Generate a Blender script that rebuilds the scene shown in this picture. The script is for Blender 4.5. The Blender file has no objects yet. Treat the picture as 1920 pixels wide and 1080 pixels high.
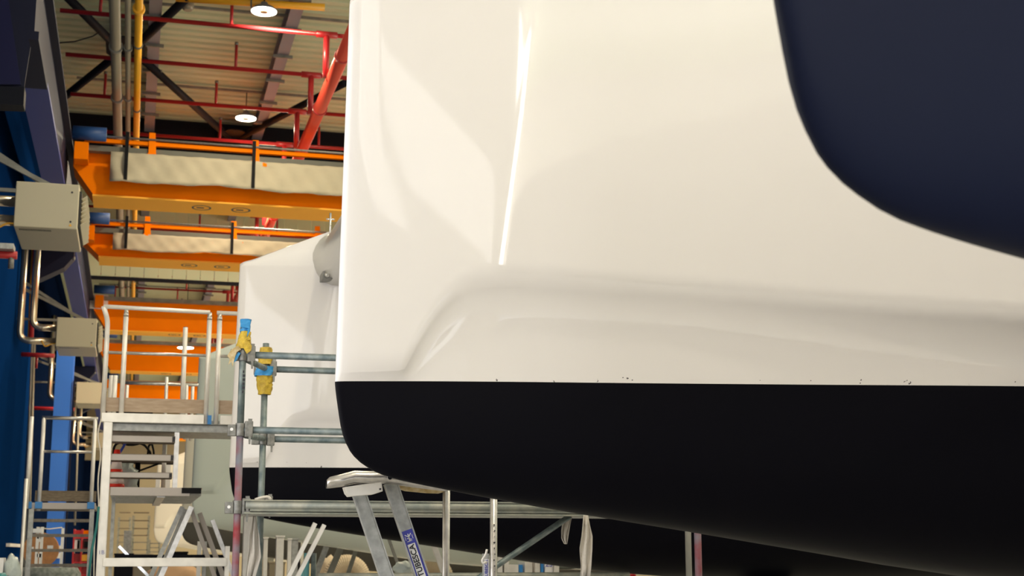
import bpy, bmesh, math, random
from mathutils import Vector, Matrix
random.seed(7)
S = bpy.context.scene
COL = S.collection

# ---------------------------------------------------------------- camera
FPX = 2667.0
YAW = math.atan(720 / math.hypot(FPX, 496)); PITCH = math.atan(496 / FPX); EYE = 1.6
cam = bpy.data.cameras.new('camera'); cam.lens = FPX * 36 / 1920; cam.sensor_width = 36
cam.clip_start = 0.05; cam.clip_end = 400
cam.dof.use_dof = True; cam.dof.focus_distance = 7.6; cam.dof.aperture_fstop = 5.0
co = bpy.data.objects.new('camera', cam); COL.objects.link(co)
co.location = (0, 0, EYE); co.rotation_euler = (math.pi / 2 + PITCH, 0, -YAW)
S.camera = co
# ---------------------------------------------------------------- colour management
S.view_settings.view_transform = 'Standard'
S.view_settings.look = 'None'
S.view_settings.exposure = 0.03
S.view_settings.gamma = 1.0
S.view_settings.use_curve_mapping = False
try:
    S.cycles.use_denoising = True
    S.cycles.max_bounces = 8
    S.cycles.sample_clamp_indirect = 6
except Exception:
    pass
# ---------------------------------------------------------------- sky and added fill lights
W = bpy.data.worlds.new('world'); S.world = W; W.use_nodes = True
bgn = W.node_tree.nodes['Background']
bgn.inputs[0].default_value = (0.93, 0.97, 1.0, 1); bgn.inputs[1].default_value = 3.0

def area(name, loc, target, sx, sy, power, color, shape='RECTANGLE', parent=None):
    l = bpy.data.lights.new(name, 'AREA'); l.shape = shape; l.size = sx
    if shape in ('RECTANGLE', 'ELLIPSE'): l.size_y = sy
    l.energy = power; l.color = color
    o = bpy.data.objects.new(name, l); COL.objects.link(o)
    o.location = loc
    d = Vector(target) - Vector(loc)
    o.rotation_euler = d.to_track_quat('-Z', 'Y').to_euler()
    if parent: o.parent = parent
    return o
# fill lights added out of view, with no modelled opening behind them
area('rear_fill', (6.0, -13.6, 8.6), (6.0, 0, 6.6), 19.0, 6.0, 110, (1.0, 0.94, 0.85))  # added behind the camera to light the upper hull and reflect in it
area('overhead_fill', (6.5, 3.0, 12.04), (6.5, 3.0, 0), 17.0, 30.0, 860, (1.0, 0.95, 0.94))  # added below the solid roof deck for light from above
area('aisle_fill', (-2.44, 9.0, 3.1), (4, 9.6, 3.1), 7.0, 4.6, 240, (0.97, 0.98, 1.0))  # added on the aisle side to brighten the stem and second hull
area('far_side_fill', (29.6, 50.0, 4.6), (6.0, 50.0, 9.0), 80.0, 6.0, 9500, (1.0, 0.93, 0.76))  # added at the right wall to brighten the far roof and cranes

# ---------------------------------------------------------------- helpers
def at(u, v, X=None, Y=None, Z=None):
    """world point on the sight line of the 1920x1080 frame position (u, v) at a known X, Y or Z"""
    ca, sa, cp, sp = math.cos(YAW), math.sin(YAW), math.cos(PITCH), math.sin(PITCH)
    R = Vector((ca, -sa, 0)); F = Vector((sa * cp, ca * cp, sp)); U = R.cross(F)
    r = R * (u - 960) + U * (540 - v) + F * FPX
    if X is not None: t = X / r.x
    elif Y is not None: t = Y / r.y
    else: t = (Z - EYE) / r.z
    return Vector((0, 0, EYE)) + r * t

def mat(name, col, rough=0.5, metal=0.0, var=0.0, vscale=6.0, bump=0.0, bscale=20.0, coat=0.0, col2=None, spec=0.5, stretch=None, emit=None, estr=0.0):
    m = bpy.data.materials.new(name); m.use_nodes = True
    nt = m.node_tree; b = nt.nodes['Principled BSDF']
    b.inputs['Base Color'].default_value = (*col, 1)
    b.inputs['Roughness'].default_value = rough
    b.inputs['Metallic'].default_value = metal
    b.inputs['Coat Weight'].default_value = coat
    b.inputs['Specular IOR Level'].default_value = spec
    b.inputs['Coat Roughness'].default_value = 0.03
    if emit:
        b.inputs['Emission Color'].default_value = (*emit, 1); b.inputs['Emission Strength'].default_value = estr
    tc = None
    if var > 0 or col2 or bump > 0:
        tc = nt.nodes.new('ShaderNodeTexCoord')
        mp = nt.nodes.new('ShaderNodeMapping'); nt.links.new(tc.outputs['Object'], mp.inputs[0])
        if stretch: mp.inputs['Scale'].default_value = stretch
    if var > 0 or col2:
        n = nt.nodes.new('ShaderNodeTexNoise'); n.inputs['Scale'].default_value = vscale; n.inputs['Detail'].default_value = 6
        nt.links.new(mp.outputs[0], n.inputs['Vector'])
        r = nt.nodes.new('ShaderNodeValToRGB'); r.color_ramp.elements[0].position = 0.35; r.color_ramp.elements[1].position = 0.68
        c2 = col2 if col2 else tuple(c * (1 - var) for c in col)
        r.color_ramp.elements[0].color = (*c2, 1); r.color_ramp.elements[1].color = (*col, 1)
        nt.links.new(n.outputs['Fac'], r.inputs['Fac']); nt.links.new(r.outputs['Color'], b.inputs['Base Color'])
    if bump > 0:
        n2 = nt.nodes.new('ShaderNodeTexNoise'); n2.inputs['Scale'].default_value = bscale; n2.inputs['Detail'].default_value = 4
        nt.links.new(mp.outputs[0], n2.inputs['Vector'])
        bp = nt.nodes.new('ShaderNodeBump'); bp.inputs['Strength'].default_value = bump; bp.inputs['Distance'].default_value = 0.02
        nt.links.new(n2.outputs['Fac'], bp.inputs['Height']); nt.links.new(bp.outputs['Normal'], b.inputs['Normal'])
    return m

M = dict(
    gel=mat('white_gelcoat', (0.785, 0.765, 0.79), 0.05, spec=0.55),
    gel_matt=mat('grey_white_gelcoat', (0.62, 0.68, 0.64), 0.16),
    gel_beige=mat('beige_gelcoat', (0.72, 0.69, 0.60), 0.35),
    gel_cream=mat('cream_gelcoat', (0.92, 0.90, 0.80), 0.35),
    anti=mat('antifouling', (0.003, 0.003, 0.006), 0.5, spec=0.05, bump=0.02, bscale=400),
    anti_near=mat('antifouling_navy', (0.005, 0.008, 0.028), 0.50, spec=0.10, bump=0.02, bscale=400),
    anti_grey=mat('antifouling_grey', (0.09, 0.085, 0.075), 0.7),
    alu=mat('aluminium', (0.62, 0.60, 0.59), 0.3, 0.88, var=0.25, vscale=18, bump=0.05, bscale=60),
    alu_white=mat('bright_aluminium', (0.86, 0.83, 0.80), 0.42, 0.35, var=0.12, vscale=9),
    alu_grey=mat('mill_aluminium', (0.48, 0.49, 0.49), 0.5, 0.5, var=0.3, vscale=22, bump=0.04, bscale=80),
    galv=mat('galvanised_tube', (0.25, 0.29, 0.285), 0.5, 0.5, col2=(0.11, 0.15, 0.165), vscale=14, bump=0.08, bscale=90),
    galv_warm=mat('galvanised_beam', (0.38, 0.375, 0.32), 0.5, 0.35, col2=(0.23, 0.255, 0.235), vscale=12, bump=0.08, bscale=60),
    galv_dull=mat('dull_galvanised', (0.27, 0.27, 0.25), 0.6, 0.3, var=0.3, vscale=5),
    coupler=mat('coupler_steel', (0.30, 0.30, 0.29), 0.5, 0.6, var=0.4, vscale=30),
    redgrey=mat('worn_red_paint', (0.24, 0.006, 0.016), 0.5, 0.0, col2=(0.17, 0.18, 0.23), vscale=6),
    redpaint=mat('red_pipe_paint', (0.42, 0.02, 0.025), 0.35),
    redmain=mat('red_main_paint', (0.62, 0.075, 0.045), 0.28),
    yellow=mat('yellow_pipe_paint', (0.80, 0.40, 0.02), 0.4),
    pipe_grey=mat('grey_pipe', (0.30, 0.27, 0.21), 0.45, 0.3),
    flue=mat('polished_flue', (0.66, 0.58, 0.46), 0.22, 0.9),
    deck=mat('roof_deck', (0.60, 0.66, 0.46), 0.6, 0.0, var=0.10, vscale=0.6),
    endwall=mat('cream_cladding', (0.46, 0.385, 0.25), 0.7, var=0.08, vscale=0.5),
    orange=mat('crane_orange', (1.0, 0.225, 0.0), 0.6, spec=.05, var=0.06, vscale=1.0),
    orange_lit=mat('crane_orange_lit', (1.0, 0.48, 0.07), 0.7, spec=.05),  # crane orange lightened as if floor light caught the underside
    canvas=mat('cream_canvas', (0.50, 0.45, 0.34), 0.9, bump=0.2, bscale=1.2, stretch=(1, 1, 4)),
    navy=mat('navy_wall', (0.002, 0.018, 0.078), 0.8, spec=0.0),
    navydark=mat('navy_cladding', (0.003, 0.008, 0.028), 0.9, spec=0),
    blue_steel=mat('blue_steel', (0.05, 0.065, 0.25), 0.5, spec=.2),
    blue_shaded=mat('blue_steel_shaded', (0.010, 0.012, 0.032), 0.6, spec=.15),  # blue steel with shade put into a darker colour
    blue_column=mat('blue_column_paint', (0.04, 0.20, 0.80), 0.5),
    black_steel=mat('dark_brace_steel', (0.007, 0.008, 0.014), 0.6, spec=.12),
    beige=mat('heater_enamel', (0.52, 0.47, 0.34), 0.42),
    black=mat('black_rubber', (0.008, 0.008, 0.010), 0.6, spec=.1),
    slot=mat('dark_slot', (0.03, 0.03, 0.03), 0.8),
    wood=mat('kickboard_plywood', (0.47, 0.36, 0.27), 0.7, col2=(0.38, 0.28, 0.20), vscale=8, stretch=(1, 1, 6)),
    woodgrey=mat('grey_plank', (0.22, 0.175, 0.125), 0.8, col2=(0.13, 0.10, 0.07), vscale=20, stretch=(1, 1, 6)),
    tread=mat('tread_steel', (0.23, 0.20, 0.17), 0.6, 0.3, var=0.3, vscale=30),
    treadedge=mat('tread_edge', (0.42, 0.38, 0.36), 0.5, 0.4),
    ytape=mat('yellow_tape', (0.68, 0.47, 0.04), 0.55, col2=(0.45, 0.30, 0.03), vscale=25, bump=0.6, bscale=40),
    btape=mat('blue_tape', (0.03, 0.27, 0.62), 0.5, bump=0.4, bscale=40),
    gtape=mat('torn_cream_tape', (0.62, 0.52, 0.34), 0.7, col2=(0.42, 0.30, 0.12), vscale=30),
    rag=mat('white_rag', (0.62, 0.58, 0.53), 0.9, bump=0.6, bscale=18),
    blue_plastic=mat('blue_plastic', (0.03, 0.22, 0.60), 0.4),
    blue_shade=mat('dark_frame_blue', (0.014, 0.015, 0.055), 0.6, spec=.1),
    motor=mat('motor_blue', (0.012, 0.06, 0.22), 0.5),
    daylight=mat('daylit_glazing', (0.8, 0.8, 0.8), 0.5, emit=(1.0, 0.97, 0.93), estr=14),
    sticker=mat('blue_sticker', (0.03, 0.035, 0.42), 0.4),
    white=mat('white_print', (0.85, 0.85, 0.88), 0.5),
    ink=mat('black_print', (0.02, 0.02, 0.03), 0.6),
    blueink=mat('blue_pen', (0.18, 0.20, 0.45), 0.6),
    conered=mat('cone_red', (0.85, 0.03, 0.012), 0.45),
    conewhite=mat('cone_white', (0.85, 0.72, 0.70), 0.4),
    redcab=mat('red_enamel', (0.62, 0.015, 0.02), 0.35),
    cardboard=mat('cardboard', (0.55, 0.34, 0.20), 0.8),
    drum=mat('plywood_drum', (0.55, 0.25, 0.10), 0.7, var=0.25, vscale=12),
    teal=mat('teal_hose', (0.01, 0.16, 0.16), 0.4),
    tealpost=mat('teal_paint', (0.12, 0.36, 0.40), 0.5),
    duct=mat('beige_flexible_duct', (0.70, 0.57, 0.42), 0.6),
    bluewire=mat('blue_hose', (0.01, 0.04, 0.35), 0.4),
    plastic=mat('clear_film', (0.55, 0.62, 0.62), 0.25, bump=0.8, bscale=14),
    floor=mat('painted_concrete', (0.48, 0.47, 0.45), 0.5, var=0.15, vscale=1.2),
    concretegrey=mat('grey_cushion', (0.25, 0.27, 0.26), 0.8, col2=(0.10, 0.12, 0.11), vscale=14),
    purple=mat('purple_bag', (0.03, 0.01, 0.10), 0.5),
    tealbag=mat('teal_bag', (0.04, 0.26, 0.28), 0.5),
    chrome=mat('stainless', (0.7, 0.7, 0.7), 0.15, 1.0),
    beam_alu=mat('crossbeam_alloy', (0.60, 0.59, 0.57), 0.32, 0.35),
    rail=mat('crane_rail_grey', (0.13, 0.13, 0.11), 0.6),
    traygrey=mat('tray_steel', (0.22, 0.23, 0.30), 0.5, 0.3),
    lampglow=mat('lamp_diffuser', (1, 1, 1), 0.5, emit=(1.0, 0.95, 0.72), estr=14),
    lamphub=mat('lamp_hub', (0.55, 0.45, 0.25), 0.5),
    translucent=mat('translucent_panel', (0.8, 0.8, 0.78), 0.5, emit=(1.0, 0.96, 0.92), estr=1.9),
    lightwall=mat('pale_cladding', (0.55, 0.52, 0.46), 0.6),
)

def scuffs(m):
    # small dark transfer marks just above the boot line
    nt = m.node_tree; b = nt.nodes['Principled BSDF']; L = nt.links
    tc = nt.nodes.new('ShaderNodeTexCoord'); sp = nt.nodes.new('ShaderNodeSeparateXYZ'); L.new(tc.outputs['Object'], sp.inputs[0])
    n = nt.nodes.new('ShaderNodeTexNoise'); n.inputs['Scale'].default_value = 34; n.inputs['Detail'].default_value = 3; L.new(tc.outputs['Object'], n.inputs['Vector'])
    a = nt.nodes.new('ShaderNodeMath'); a.operation = 'GREATER_THAN'; a.inputs[1].default_value = .70; L.new(n.outputs['Fac'], a.inputs[0])
    z = nt.nodes.new('ShaderNodeMath'); z.operation = 'LESS_THAN'; z.inputs[1].default_value = 2.4 + .028; L.new(sp.outputs['Z'], z.inputs[0])
    k = nt.nodes.new('ShaderNodeMath'); k.operation = 'MULTIPLY'; L.new(a.outputs[0], k.inputs[0]); L.new(z.outputs[0], k.inputs[1])
    mx = nt.nodes.new('ShaderNodeMix'); mx.data_type = 'RGBA'
    mx.inputs[6].default_value = b.inputs['Base Color'].default_value; mx.inputs[7].default_value = (.12, .11, .13, 1)
    L.new(k.outputs[0], mx.inputs[0]); L.new(mx.outputs[2], b.inputs['Base Color'])
scuffs(M['gel'])

class MB:
    def __init__(s): s.bm = bmesh.new()
    def box(s, c, size, rot=None):
        mt = Matrix.Translation(Vector(c)) @ ((rot.to_4x4()) if rot is not None else Matrix.Identity(4)) @ Matrix.Diagonal((*size, 1))
        bmesh.ops.create_cube(s.bm, size=1, matrix=mt); return s
    def b2(s, p, q):
        p, q = Vector(p), Vector(q); d = q - p
        return s.box((p + q) / 2, (abs(d.x), abs(d.y), abs(d.z)))
    def bar(s, p, q, w, h, up=(0, -1, 0), ext=0.0):
        """box beam from p to q; w across, h along the 'up' hint"""
        p, q = Vector(p), Vector(q); d = (q - p); L = d.length + ext; d.normalize()
        u = Vector(up); x = d.cross(u)
        if x.length < 1e-4: x = d.cross(Vector((1, 0, 0)))
        x.normalize(); y = x.cross(d).normalized()
        rot = Matrix((x, y, d)).transposed()
        return s.box((p + q) / 2, (w, h, L), rot)
    def tube(s, pts, r, n=14, caps=True, hollow=False):
        pts = [Vector(p) for p in pts]; rings = []
        if not isinstance(r, (list, tuple)): r = [r] * len(pts)
        prev = None
        for i, p in enumerate(pts):
            t = (pts[min(i + 1, len(pts) - 1)] - pts[max(i - 1, 0)]).normalized()
            if prev is None:
                a = Vector((0, 0, 1)) if abs(t.z) < .9 else Vector((1, 0, 0))
                x = t.cross(a).normalized()
            else:
                x = (prev - t * prev.dot(t)).normalized()
            prev = x; y = t.cross(x)
            rings.append([s.bm.verts.new(p + (x * math.cos(k * 2 * math.pi / n) + y * math.sin(k * 2 * math.pi / n)) * r[i]) for k in range(n)])
        for a, b in zip(rings, rings[1:]):
            for k in range(n):
                f = s.bm.faces.new((a[k], a[(k + 1) % n], b[(k + 1) % n], b[k])); f.smooth = True
        if caps:
            s.bm.faces.new(rings[0][::-1]); s.bm.faces.new(rings[-1])
        return s
    def bend(s, pts, r, rad=0.1, n=14, k=6):
        """tube along a polyline with rounded corners"""
        P = [Vector(p) for p in pts]; out = [P[0]]
        for i in range(1, len(P) - 1):
            a, b, c = P[i - 1], P[i], P[i + 1]
            ra = min(rad, (b - a).length * .45, (c - b).length * .45)
            p0 = b + (a - b).normalized() * ra; p1 = b + (c - b).normalized() * ra
            for j in range(k + 1):
                t = j / k; out.append(p0 * (1 - t) ** 2 + b * 2 * t * (1 - t) + p1 * t * t)
        out.append(P[-1])
        return s.tube(out, r, n)
    def lathe(s, c, prof, n=28, axis='Z'):
        c = Vector(c); rings = []
        for (r, h) in prof:
            ring = []
            for k in range(n):
                a = k * 2 * math.pi / n
                v = Vector((r * math.cos(a), r * math.sin(a), h))
                if axis == 'X': v = Vector((h, v.x, v.y))
                if axis == 'Y': v = Vector((v.x, h, v.y))
                ring.append(s.bm.verts.new(c + v))
            rings.append(ring)
        for a, b in zip(rings, rings[1:]):
            for k in range(n):
                f = s.bm.faces.new((a[k], a[(k + 1) % n], b[(k + 1) % n], b[k])); f.smooth = True
        s.bm.faces.new(rings[0][::-1]); s.bm.faces.new(rings[-1])
        return s
    def prism(s, pts, d):
        """closed polygon pts extruded by vector d"""
        d = Vector(d); a = [s.bm.verts.new(Vector(p)) for p in pts]; b = [s.bm.verts.new(Vector(p) + d) for p in pts]
        s.bm.faces.new(a[::-1]); s.bm.faces.new(b)
        for i in range(len(a)):
            j = (i + 1) % len(a); s.bm.faces.new((a[i], a[j], b[j], b[i]))
        return s
    def grid(s, rows, smooth=True):
        V = [[s.bm.verts.new(Vector(p)) for p in r] for r in rows]
        for a, b in zip(V, V[1:]):
            for k in range(len(a) - 1):
                try:
                    f = s.bm.faces.new((a[k], a[k + 1], b[k + 1], b[k])); f.smooth = smooth
                except ValueError: pass
        return s
    def build(s, name, m, parent=None, bevel=0.0, solid=0.0):
        bmesh.ops.recalc_face_normals(s.bm, faces=s.bm.faces[:])
        me = bpy.data.meshes.new(name); s.bm.to_mesh(me); s.bm.free()
        me.materials.append(m)
        o = bpy.data.objects.new(name, me); COL.objects.link(o)
        if parent:
            o.parent = parent
            # keep world placement: parents are unrotated empties or meshes
            o.matrix_parent_inverse = Matrix.Translation(-world_loc(parent))
        if bevel:
            b = o.modifiers.new('bevel', 'BEVEL'); b.width = bevel; b.segments = 2; b.limit_method = 'ANGLE'
        if solid:
            q = o.modifiers.new('solid', 'SOLIDIFY'); q.thickness = solid
        return o
LOC = {}
def world_loc(o):
    return LOC.get(o.name, Vector((0, 0, 0)))
def tag(o, label, cat, group=None, kind=None):
    o['label'] = label; o['category'] = cat
    if group: o['group'] = group
    if kind: o['kind'] = kind
    return o
def thing(name, label, cat, loc, group=None):
    o = bpy.data.objects.new(name, None); COL.objects.link(o); o.location = loc
    o.empty_display_size = .1
    LOC[o.name] = Vector(loc)
    return tag(o, label, cat, group)
def struct(name, mb, m, **k):
    o = mb.build(name, m, **k); o['kind'] = 'structure'; return o
def smooth_interp(pts):
    """monotone cubic through (x, y) pairs"""
    xs = [p[0] for p in pts]; ys = [p[1] for p in pts]; n = len(xs)
    d = [(ys[i + 1] - ys[i]) / (xs[i + 1] - xs[i]) for i in range(n - 1)]
    m = [d[0]] + [0 if d[i - 1] * d[i] <= 0 else 2 * d[i - 1] * d[i] / (d[i - 1] + d[i]) for i in range(1, n - 1)] + [d[-1]]
    def f(x):
        if x <= xs[0]: return ys[0]
        if x >= xs[-1]: return ys[-1]
        i = max(j for j in range(n - 1) if xs[j] <= x)
        h = xs[i + 1] - xs[i]; t = (x - xs[i]) / h
        return ((2 * t ** 3 - 3 * t * t + 1) * ys[i] + (t ** 3 - 2 * t * t + t) * h * m[i]
                + (-2 * t ** 3 + 3 * t * t) * ys[i + 1] + (t ** 3 - t * t) * h * m[i + 1])
    return f

# ================================================================= THE HALL
ZC = 12.1          # underside of the roof deck
XL = -2.5          # face of the left wall
XN = -1.92         # the thicker entrance wall behind the camera, and the runway's wall side
Y0, Y1 = -14.0, 97.0
XR = 30.0
struct('floor', MB().b2((-4, Y0, -0.2), (XR, Y1, 0)), M['floor'])
cm = MB(); prof = []
y = Y0
while y < Y1:
    prof += [(y, ZC), (y + .17, ZC), (y + .20, ZC + .06), (y + .31, ZC + .06), (y + .34, ZC)]; y += .34
cm.grid([[(-4, a, b) for a, b in prof], [(XR, a, b) for a, b in prof]], smooth=False)
struct('ceiling', cm, M['deck'], solid=0.004)
struct('wall_left', MB().b2((XL - .2, 16.0, 0), (XL, 36.3, ZC)), M['navy'])
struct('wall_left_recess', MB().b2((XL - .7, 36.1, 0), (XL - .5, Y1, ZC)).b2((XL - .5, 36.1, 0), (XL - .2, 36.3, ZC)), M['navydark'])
struct('wall_left_entrance', MB().b2((XL - .2, 4.5, 0), (XL, 16.0, ZC)).b2((XN - .2, Y0, 0), (XN, 4.5, ZC)).b2((XL - .2, 4.3, 0), (XN - .2, 4.5, ZC)), M['lightwall'])
struct('wall_back', MB().b2((-4, Y1, 0), (XR, Y1 + .2, ZC)), M['endwall'])
struct('dark_panel_1', MB().b2((-4, Y1 - .08, 0), (-1.45, Y1, 7.5)), M['navydark'])  # dark panel added to darken the left of the end wall
struct('wall_right', MB().b2((XR, Y0, 0), (XR + .2, Y1, ZC)), M['lightwall'])
# wall with the wide open door behind the camera
struct('wall_front', MB().b2((-4, Y0 - .2, 5.2), (XR, Y0, ZC)).b2((-4, Y0 - .2, 0), (-1.0, Y0, 5.2)).b2((15, Y0 - .2, 0), (XR, Y0, 5.2)), M['lightwall'])
# translucent strip window in the left wall, behind the camera
for i, (ya, yb, za, zb) in enumerate(((-3.9, -.6, 5.7, 7.3), (-.25, 3.4, 5.1, 7.6))):
    pm = MB(); rows = [[], []]
    k = ya
    while k < yb - .01:
        for q, dz in ((0, 0), (.03, .02), (.07, .02), (.1, 0)):
            rows[0].append((XN + .012 + dz, k + q, za)); rows[1].append((XN + .012 + dz, k + q, zb))
        k += .1
    pm.grid(rows, smooth=False)
    struct('window_%d' % (i + 1), pm, M['translucent'])
struct('window_3', MB().b2((XN, -13.9, 5.6), (XN + .02, -8.9, 11.8)), M['daylight'])

# galvanised roof rail that the lamps hang from, with its dark shaded web
for (x, nm, lab) in ((0.02, 'roof_girder', 'long grey roof girder running away beside the yellow gas pipe'),
                     (2.62, 'roof_girder', 'long grey roof girder that the round lamps hang under')):
    t = thing(nm, lab, 'girder', (x, 10, ZC - .35), 'roof girders')
    MB().b2((x - .12, 8, ZC - .36), (x + .12, Y1 - .1, ZC - .33)).b2((x - .12, 8, ZC - .04), (x + .12, Y1 - .1, ZC - .01)).build('flange', M['traygrey'], t)
    MB().b2((x - .02, 8, ZC - .33), (x + .02, Y1 - .1, ZC - .04)).build('web', M['black_steel'], t)
    for k in range(24):
        yy = 22 + k * 1.6
        MB().b2((x - .2, yy - .03, ZC - .42), (x + .2, yy + .03, ZC - .36)).build('bracket', M['galv_dull'], t)

# dark cross beams under the deck
for i, (yy, za, zb, x1) in enumerate(((24.6, ZC - .5, ZC - .02, -.0), (at(350, 258, Z=ZC - .85).y + 1.45, ZC - 1.05, ZC - .02, 22), (61, ZC - .9, ZC - .02, 22))):
    t = thing('roof_beam', ['short black roof beam at the upper left beyond the grey pipes',
                            'deep dark roof beam seen above the frontmost orange crane',
                            'dark roof beam crossing far back above the cranes'][i], 'beam', (XL, yy, za))
    MB().b2((-1.9, yy - .03, za), (x1, yy + .03, zb)).build('web', M['black_steel'], t)
    MB().b2((-1.9, yy - .18, za - .03), (x1, yy + .18, za)).build('flange', M['black_steel'], t)

# roof bracing: crossed dark tubes with gusset plates
def brace(p, q, lab):
    o = MB().tube([p, q], .085, 10).build('roof_brace', M['black_steel'])
    tag(o, lab, 'brace', 'dark roof bracing tubes')
zb = ZC - .42
n1 = at(236, 92, Z=zb); n2 = at(437, 258, Z=zb)
brace(at(120, -12, Z=zb), n1 + Vector((-.15, 0, 0)), 'dark diagonal brace from the top edge down to the gusset behind the pipes')
brace(at(352, -6, Z=zb), n1 + Vector((.1, .1, 0)), 'dark diagonal brace rising to the right of the yellow pipe gusset')
brace(n1 + Vector((-.1, .2, 0)), at(70, 222, Z=zb), 'dark diagonal brace running down left behind the grey pipes')
brace(n1 + Vector((.2, .2, 0)), n2 + Vector((-.1, 0, 0)), 'long dark diagonal brace descending rightwards to the lower lamp')
brace(n2 + Vector((.15, 0, 0)), at(648, 155, Z=zb), 'dark diagonal brace rising from the lower lamp to the white hull')
for p, lab in ((n1, 'dark gusset plate where four roof braces meet beside the yellow pipe'), (n2, 'dark gusset plate where two braces meet behind the lower lamp')):
    o = MB().prism([p + Vector((math.cos(k * math.pi / 4 + .39) * .42, math.sin(k * math.pi / 4 + .39) * .8, -.02)) for k in range(8)], (0, 0, .03)).build('gusset_plate', M['black_steel'])
    tag(o, lab, 'plate', 'roof bracing gussets')

# ---- sprinkler lines across the roof
ZS = ZC - .85
ys = [at(350, v, Z=ZS).y for v in (41, 121, 193, 258)]
sp = (ys[3] - ys[0]) / 3
lines = ys + [ys[3] + sp * (k + 1) for k in range(12)]
word = ['topmost', 'second', 'third', 'fourth']
for i, yy in enumerate(lines):
    lab = ('thin red sprinkler pipe, %s below the upper edge' % word[i]) if i < 4 else 'thin red sprinkler pipe glimpsed in the gaps between the orange cranes'
    t = thing('sprinkler_pipe', lab, 'pipe', (-1.4, yy, ZS), 'red sprinkler lines across the roof' if i < 4 else 'red sprinkler lines behind the cranes')
    MB().tube([(-1.65, yy, ZS), (XR - 1, yy, ZS)], .042 if i < 4 else .036, 10).build('pipe', M['redpaint'], t)
    for k in range(6):
        x = -.95 + k * 2.35 + (i % 2) * .25
        MB().tube([(x, yy, ZS), (x, yy, ZS + .5)], .03, 8).build('sprinkler_drop', M['redpaint'], t)
        MB().tube([(x, yy, ZS + .5), (x, yy, ZS + .56)], .04, 8).build('sprinkler_head', M['coupler'], t)
    if i % 2 == 0:
        t2 = MB().b2((-1.6, yy + sp * .45, ZC - .12), (XR - 2, yy + sp * .45 + .05, ZC - .07)).build('cable_tray', M['galv_dull'])
        tag(t2, 'thin grey cable channel fixed across the roof deck', 'cable tray', 'cable channels across the roof')
# the big red main with its risers
t = thing('sprinkler_main', 'thick red water main slanting down beside the white hull', 'pipe', (3.35, 24, ZC - 1.6))
ZM = ZC - 1.7
MB().tube([(3.32, 16, ZM), (3.32, Y1 - 1, ZM)], .125, 20).build('pipe', M['redmain'], t)
for k in range(12):
    yy = 18 + k * 3.2
    MB().tube([(3.32, yy - .03, ZM), (3.32, yy + .03, ZM)], .15, 20).build('coupling', M['redpaint'], t)
for yy in lines:
    MB().tube([(3.18, yy, ZM), (3.18, yy, ZS)], .06, 10).build('riser', M['redpaint'], t)
    MB().tube([(2.98, yy, ZS), (3.38, yy, ZS)], .065, 10).build('tee', M['redpaint'], t)
# grey and yellow services running down the hall
ZP = ZC - 1.25
for x, r, lab in ((-.66, .10, 'thicker grey service pipe left of the yellow gas pipe'), (-.44, .055, 'thin grey service pipe between the thick one and the yellow pipe')):
    t = thing('service_pipe', lab, 'pipe', (x, 20, ZP), 'grey service pipes')
    MB().tube([(x, 16, ZP), (x, Y1 - .2, ZP)], r, 14).build('pipe', M['pipe_grey'], t)
    for k in range(14):
        MB().tube([(x, 20 + k * 3.1, ZP), (x, 20.09 + k * 3.1, ZP)], r + .03, 14).build('pipe_clamp', M['galv_dull'], t)
t = thing('gas_pipe', 'bright yellow gas pipe running away under the roof', 'pipe', (-.26, 20, ZP))
MB().tube([(-.26, 16, ZP), (-.26, Y1 - .2, ZP)], .068, 14).build('pipe', M['yellow'], t)
yy = at(212, 12, Z=ZP).y
MB().tube([(-.26, yy - .05, ZP), (-.26, yy + .05, ZP)], .105, 20).build('flange', M['yellow'], t)
for k in range(12):
    MB().tube([(-.26, 26 + k * 4, ZP), (-.26, 26.06 + k * 4, ZP)], .085, 14).build('pipe_clamp', M['rail'], t)
p, q = at(330, -4, Y=25.6), at(609, 14, Y=25.2)
t = thing('cross_gas_pipe', 'yellow pipe crossing just under the upper edge above the lamp', 'pipe', p)
MB().tube([p, q], .07, 14).build('pipe', M['yellow'], t)
MB().tube([p.lerp(q, .5), p.lerp(q, .51)], .1, 14).build('flange', M['rail'], t)
p = at(352, -30, Y=26); o = MB().lathe(at(352, 20, Y=26), [(.07, 0), (.10, .03), (.11, .1), (.11, .9)]).build('roof_vent_cylinder', M['pipe_grey'])
tag(o, 'short grey cylinder hanging at the top edge left of the upper lamp', 'cylinder')
pts = [at(30, 40, Y=25), at(48, 65, Y=25), at(75, 77, Y=25), at(105, 81, Y=25), at(140, 78, Y=25), at(174, 68, Y=25), at(186, 60, Y=25)]
tag(MB().tube(pts, .012, 6).build('slack_cable', M['black']), 'thin black cable sagging across the upper left roof bay', 'cable')

# ---- round high-bay lamps
def lamp(p, lab, r=.22, energy=260):
    t = thing('high_bay_lamp', lab, 'lamp', p, 'round high bay lamps')
    x, y, z = p
    MB().lathe(p, [(r, -.02), (r, 0), (r * .75, .05), (.08, .07), (.06, .15)]).build('housing', M['traygrey'], t)
    MB().lathe((x, y, z), [(r * .96, -.035), (r * .96, -.022)]).build('diffuser', M['lampglow'], t)
    MB().lathe((x, y, z), [(r * .28, -.05), (r * .33, -.036)]).build('hub', M['lamphub'], t)
    MB().tube([(x, y, z + .12), (x, y, ZC - .36 if abs(x - 2.62) < .12 else ZC)], .012, 6).build('hanger', M['black'], t)
    l = area('lamp_light', (0, 0, -.08), (0, 0, -5), .4, .4, energy, (1.0, .86, .60), 'DISK', t)
LP = [(at(495, 19, Z=11.45), 'bright round lamp at the top, higher of the two big ones', .24), (at(461, 220, Z=11.45), 'bright round lamp below the other, near the dark brace joint', .24)]
for p, lab, r in LP: lamp(tuple(p), lab, r)
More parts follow.
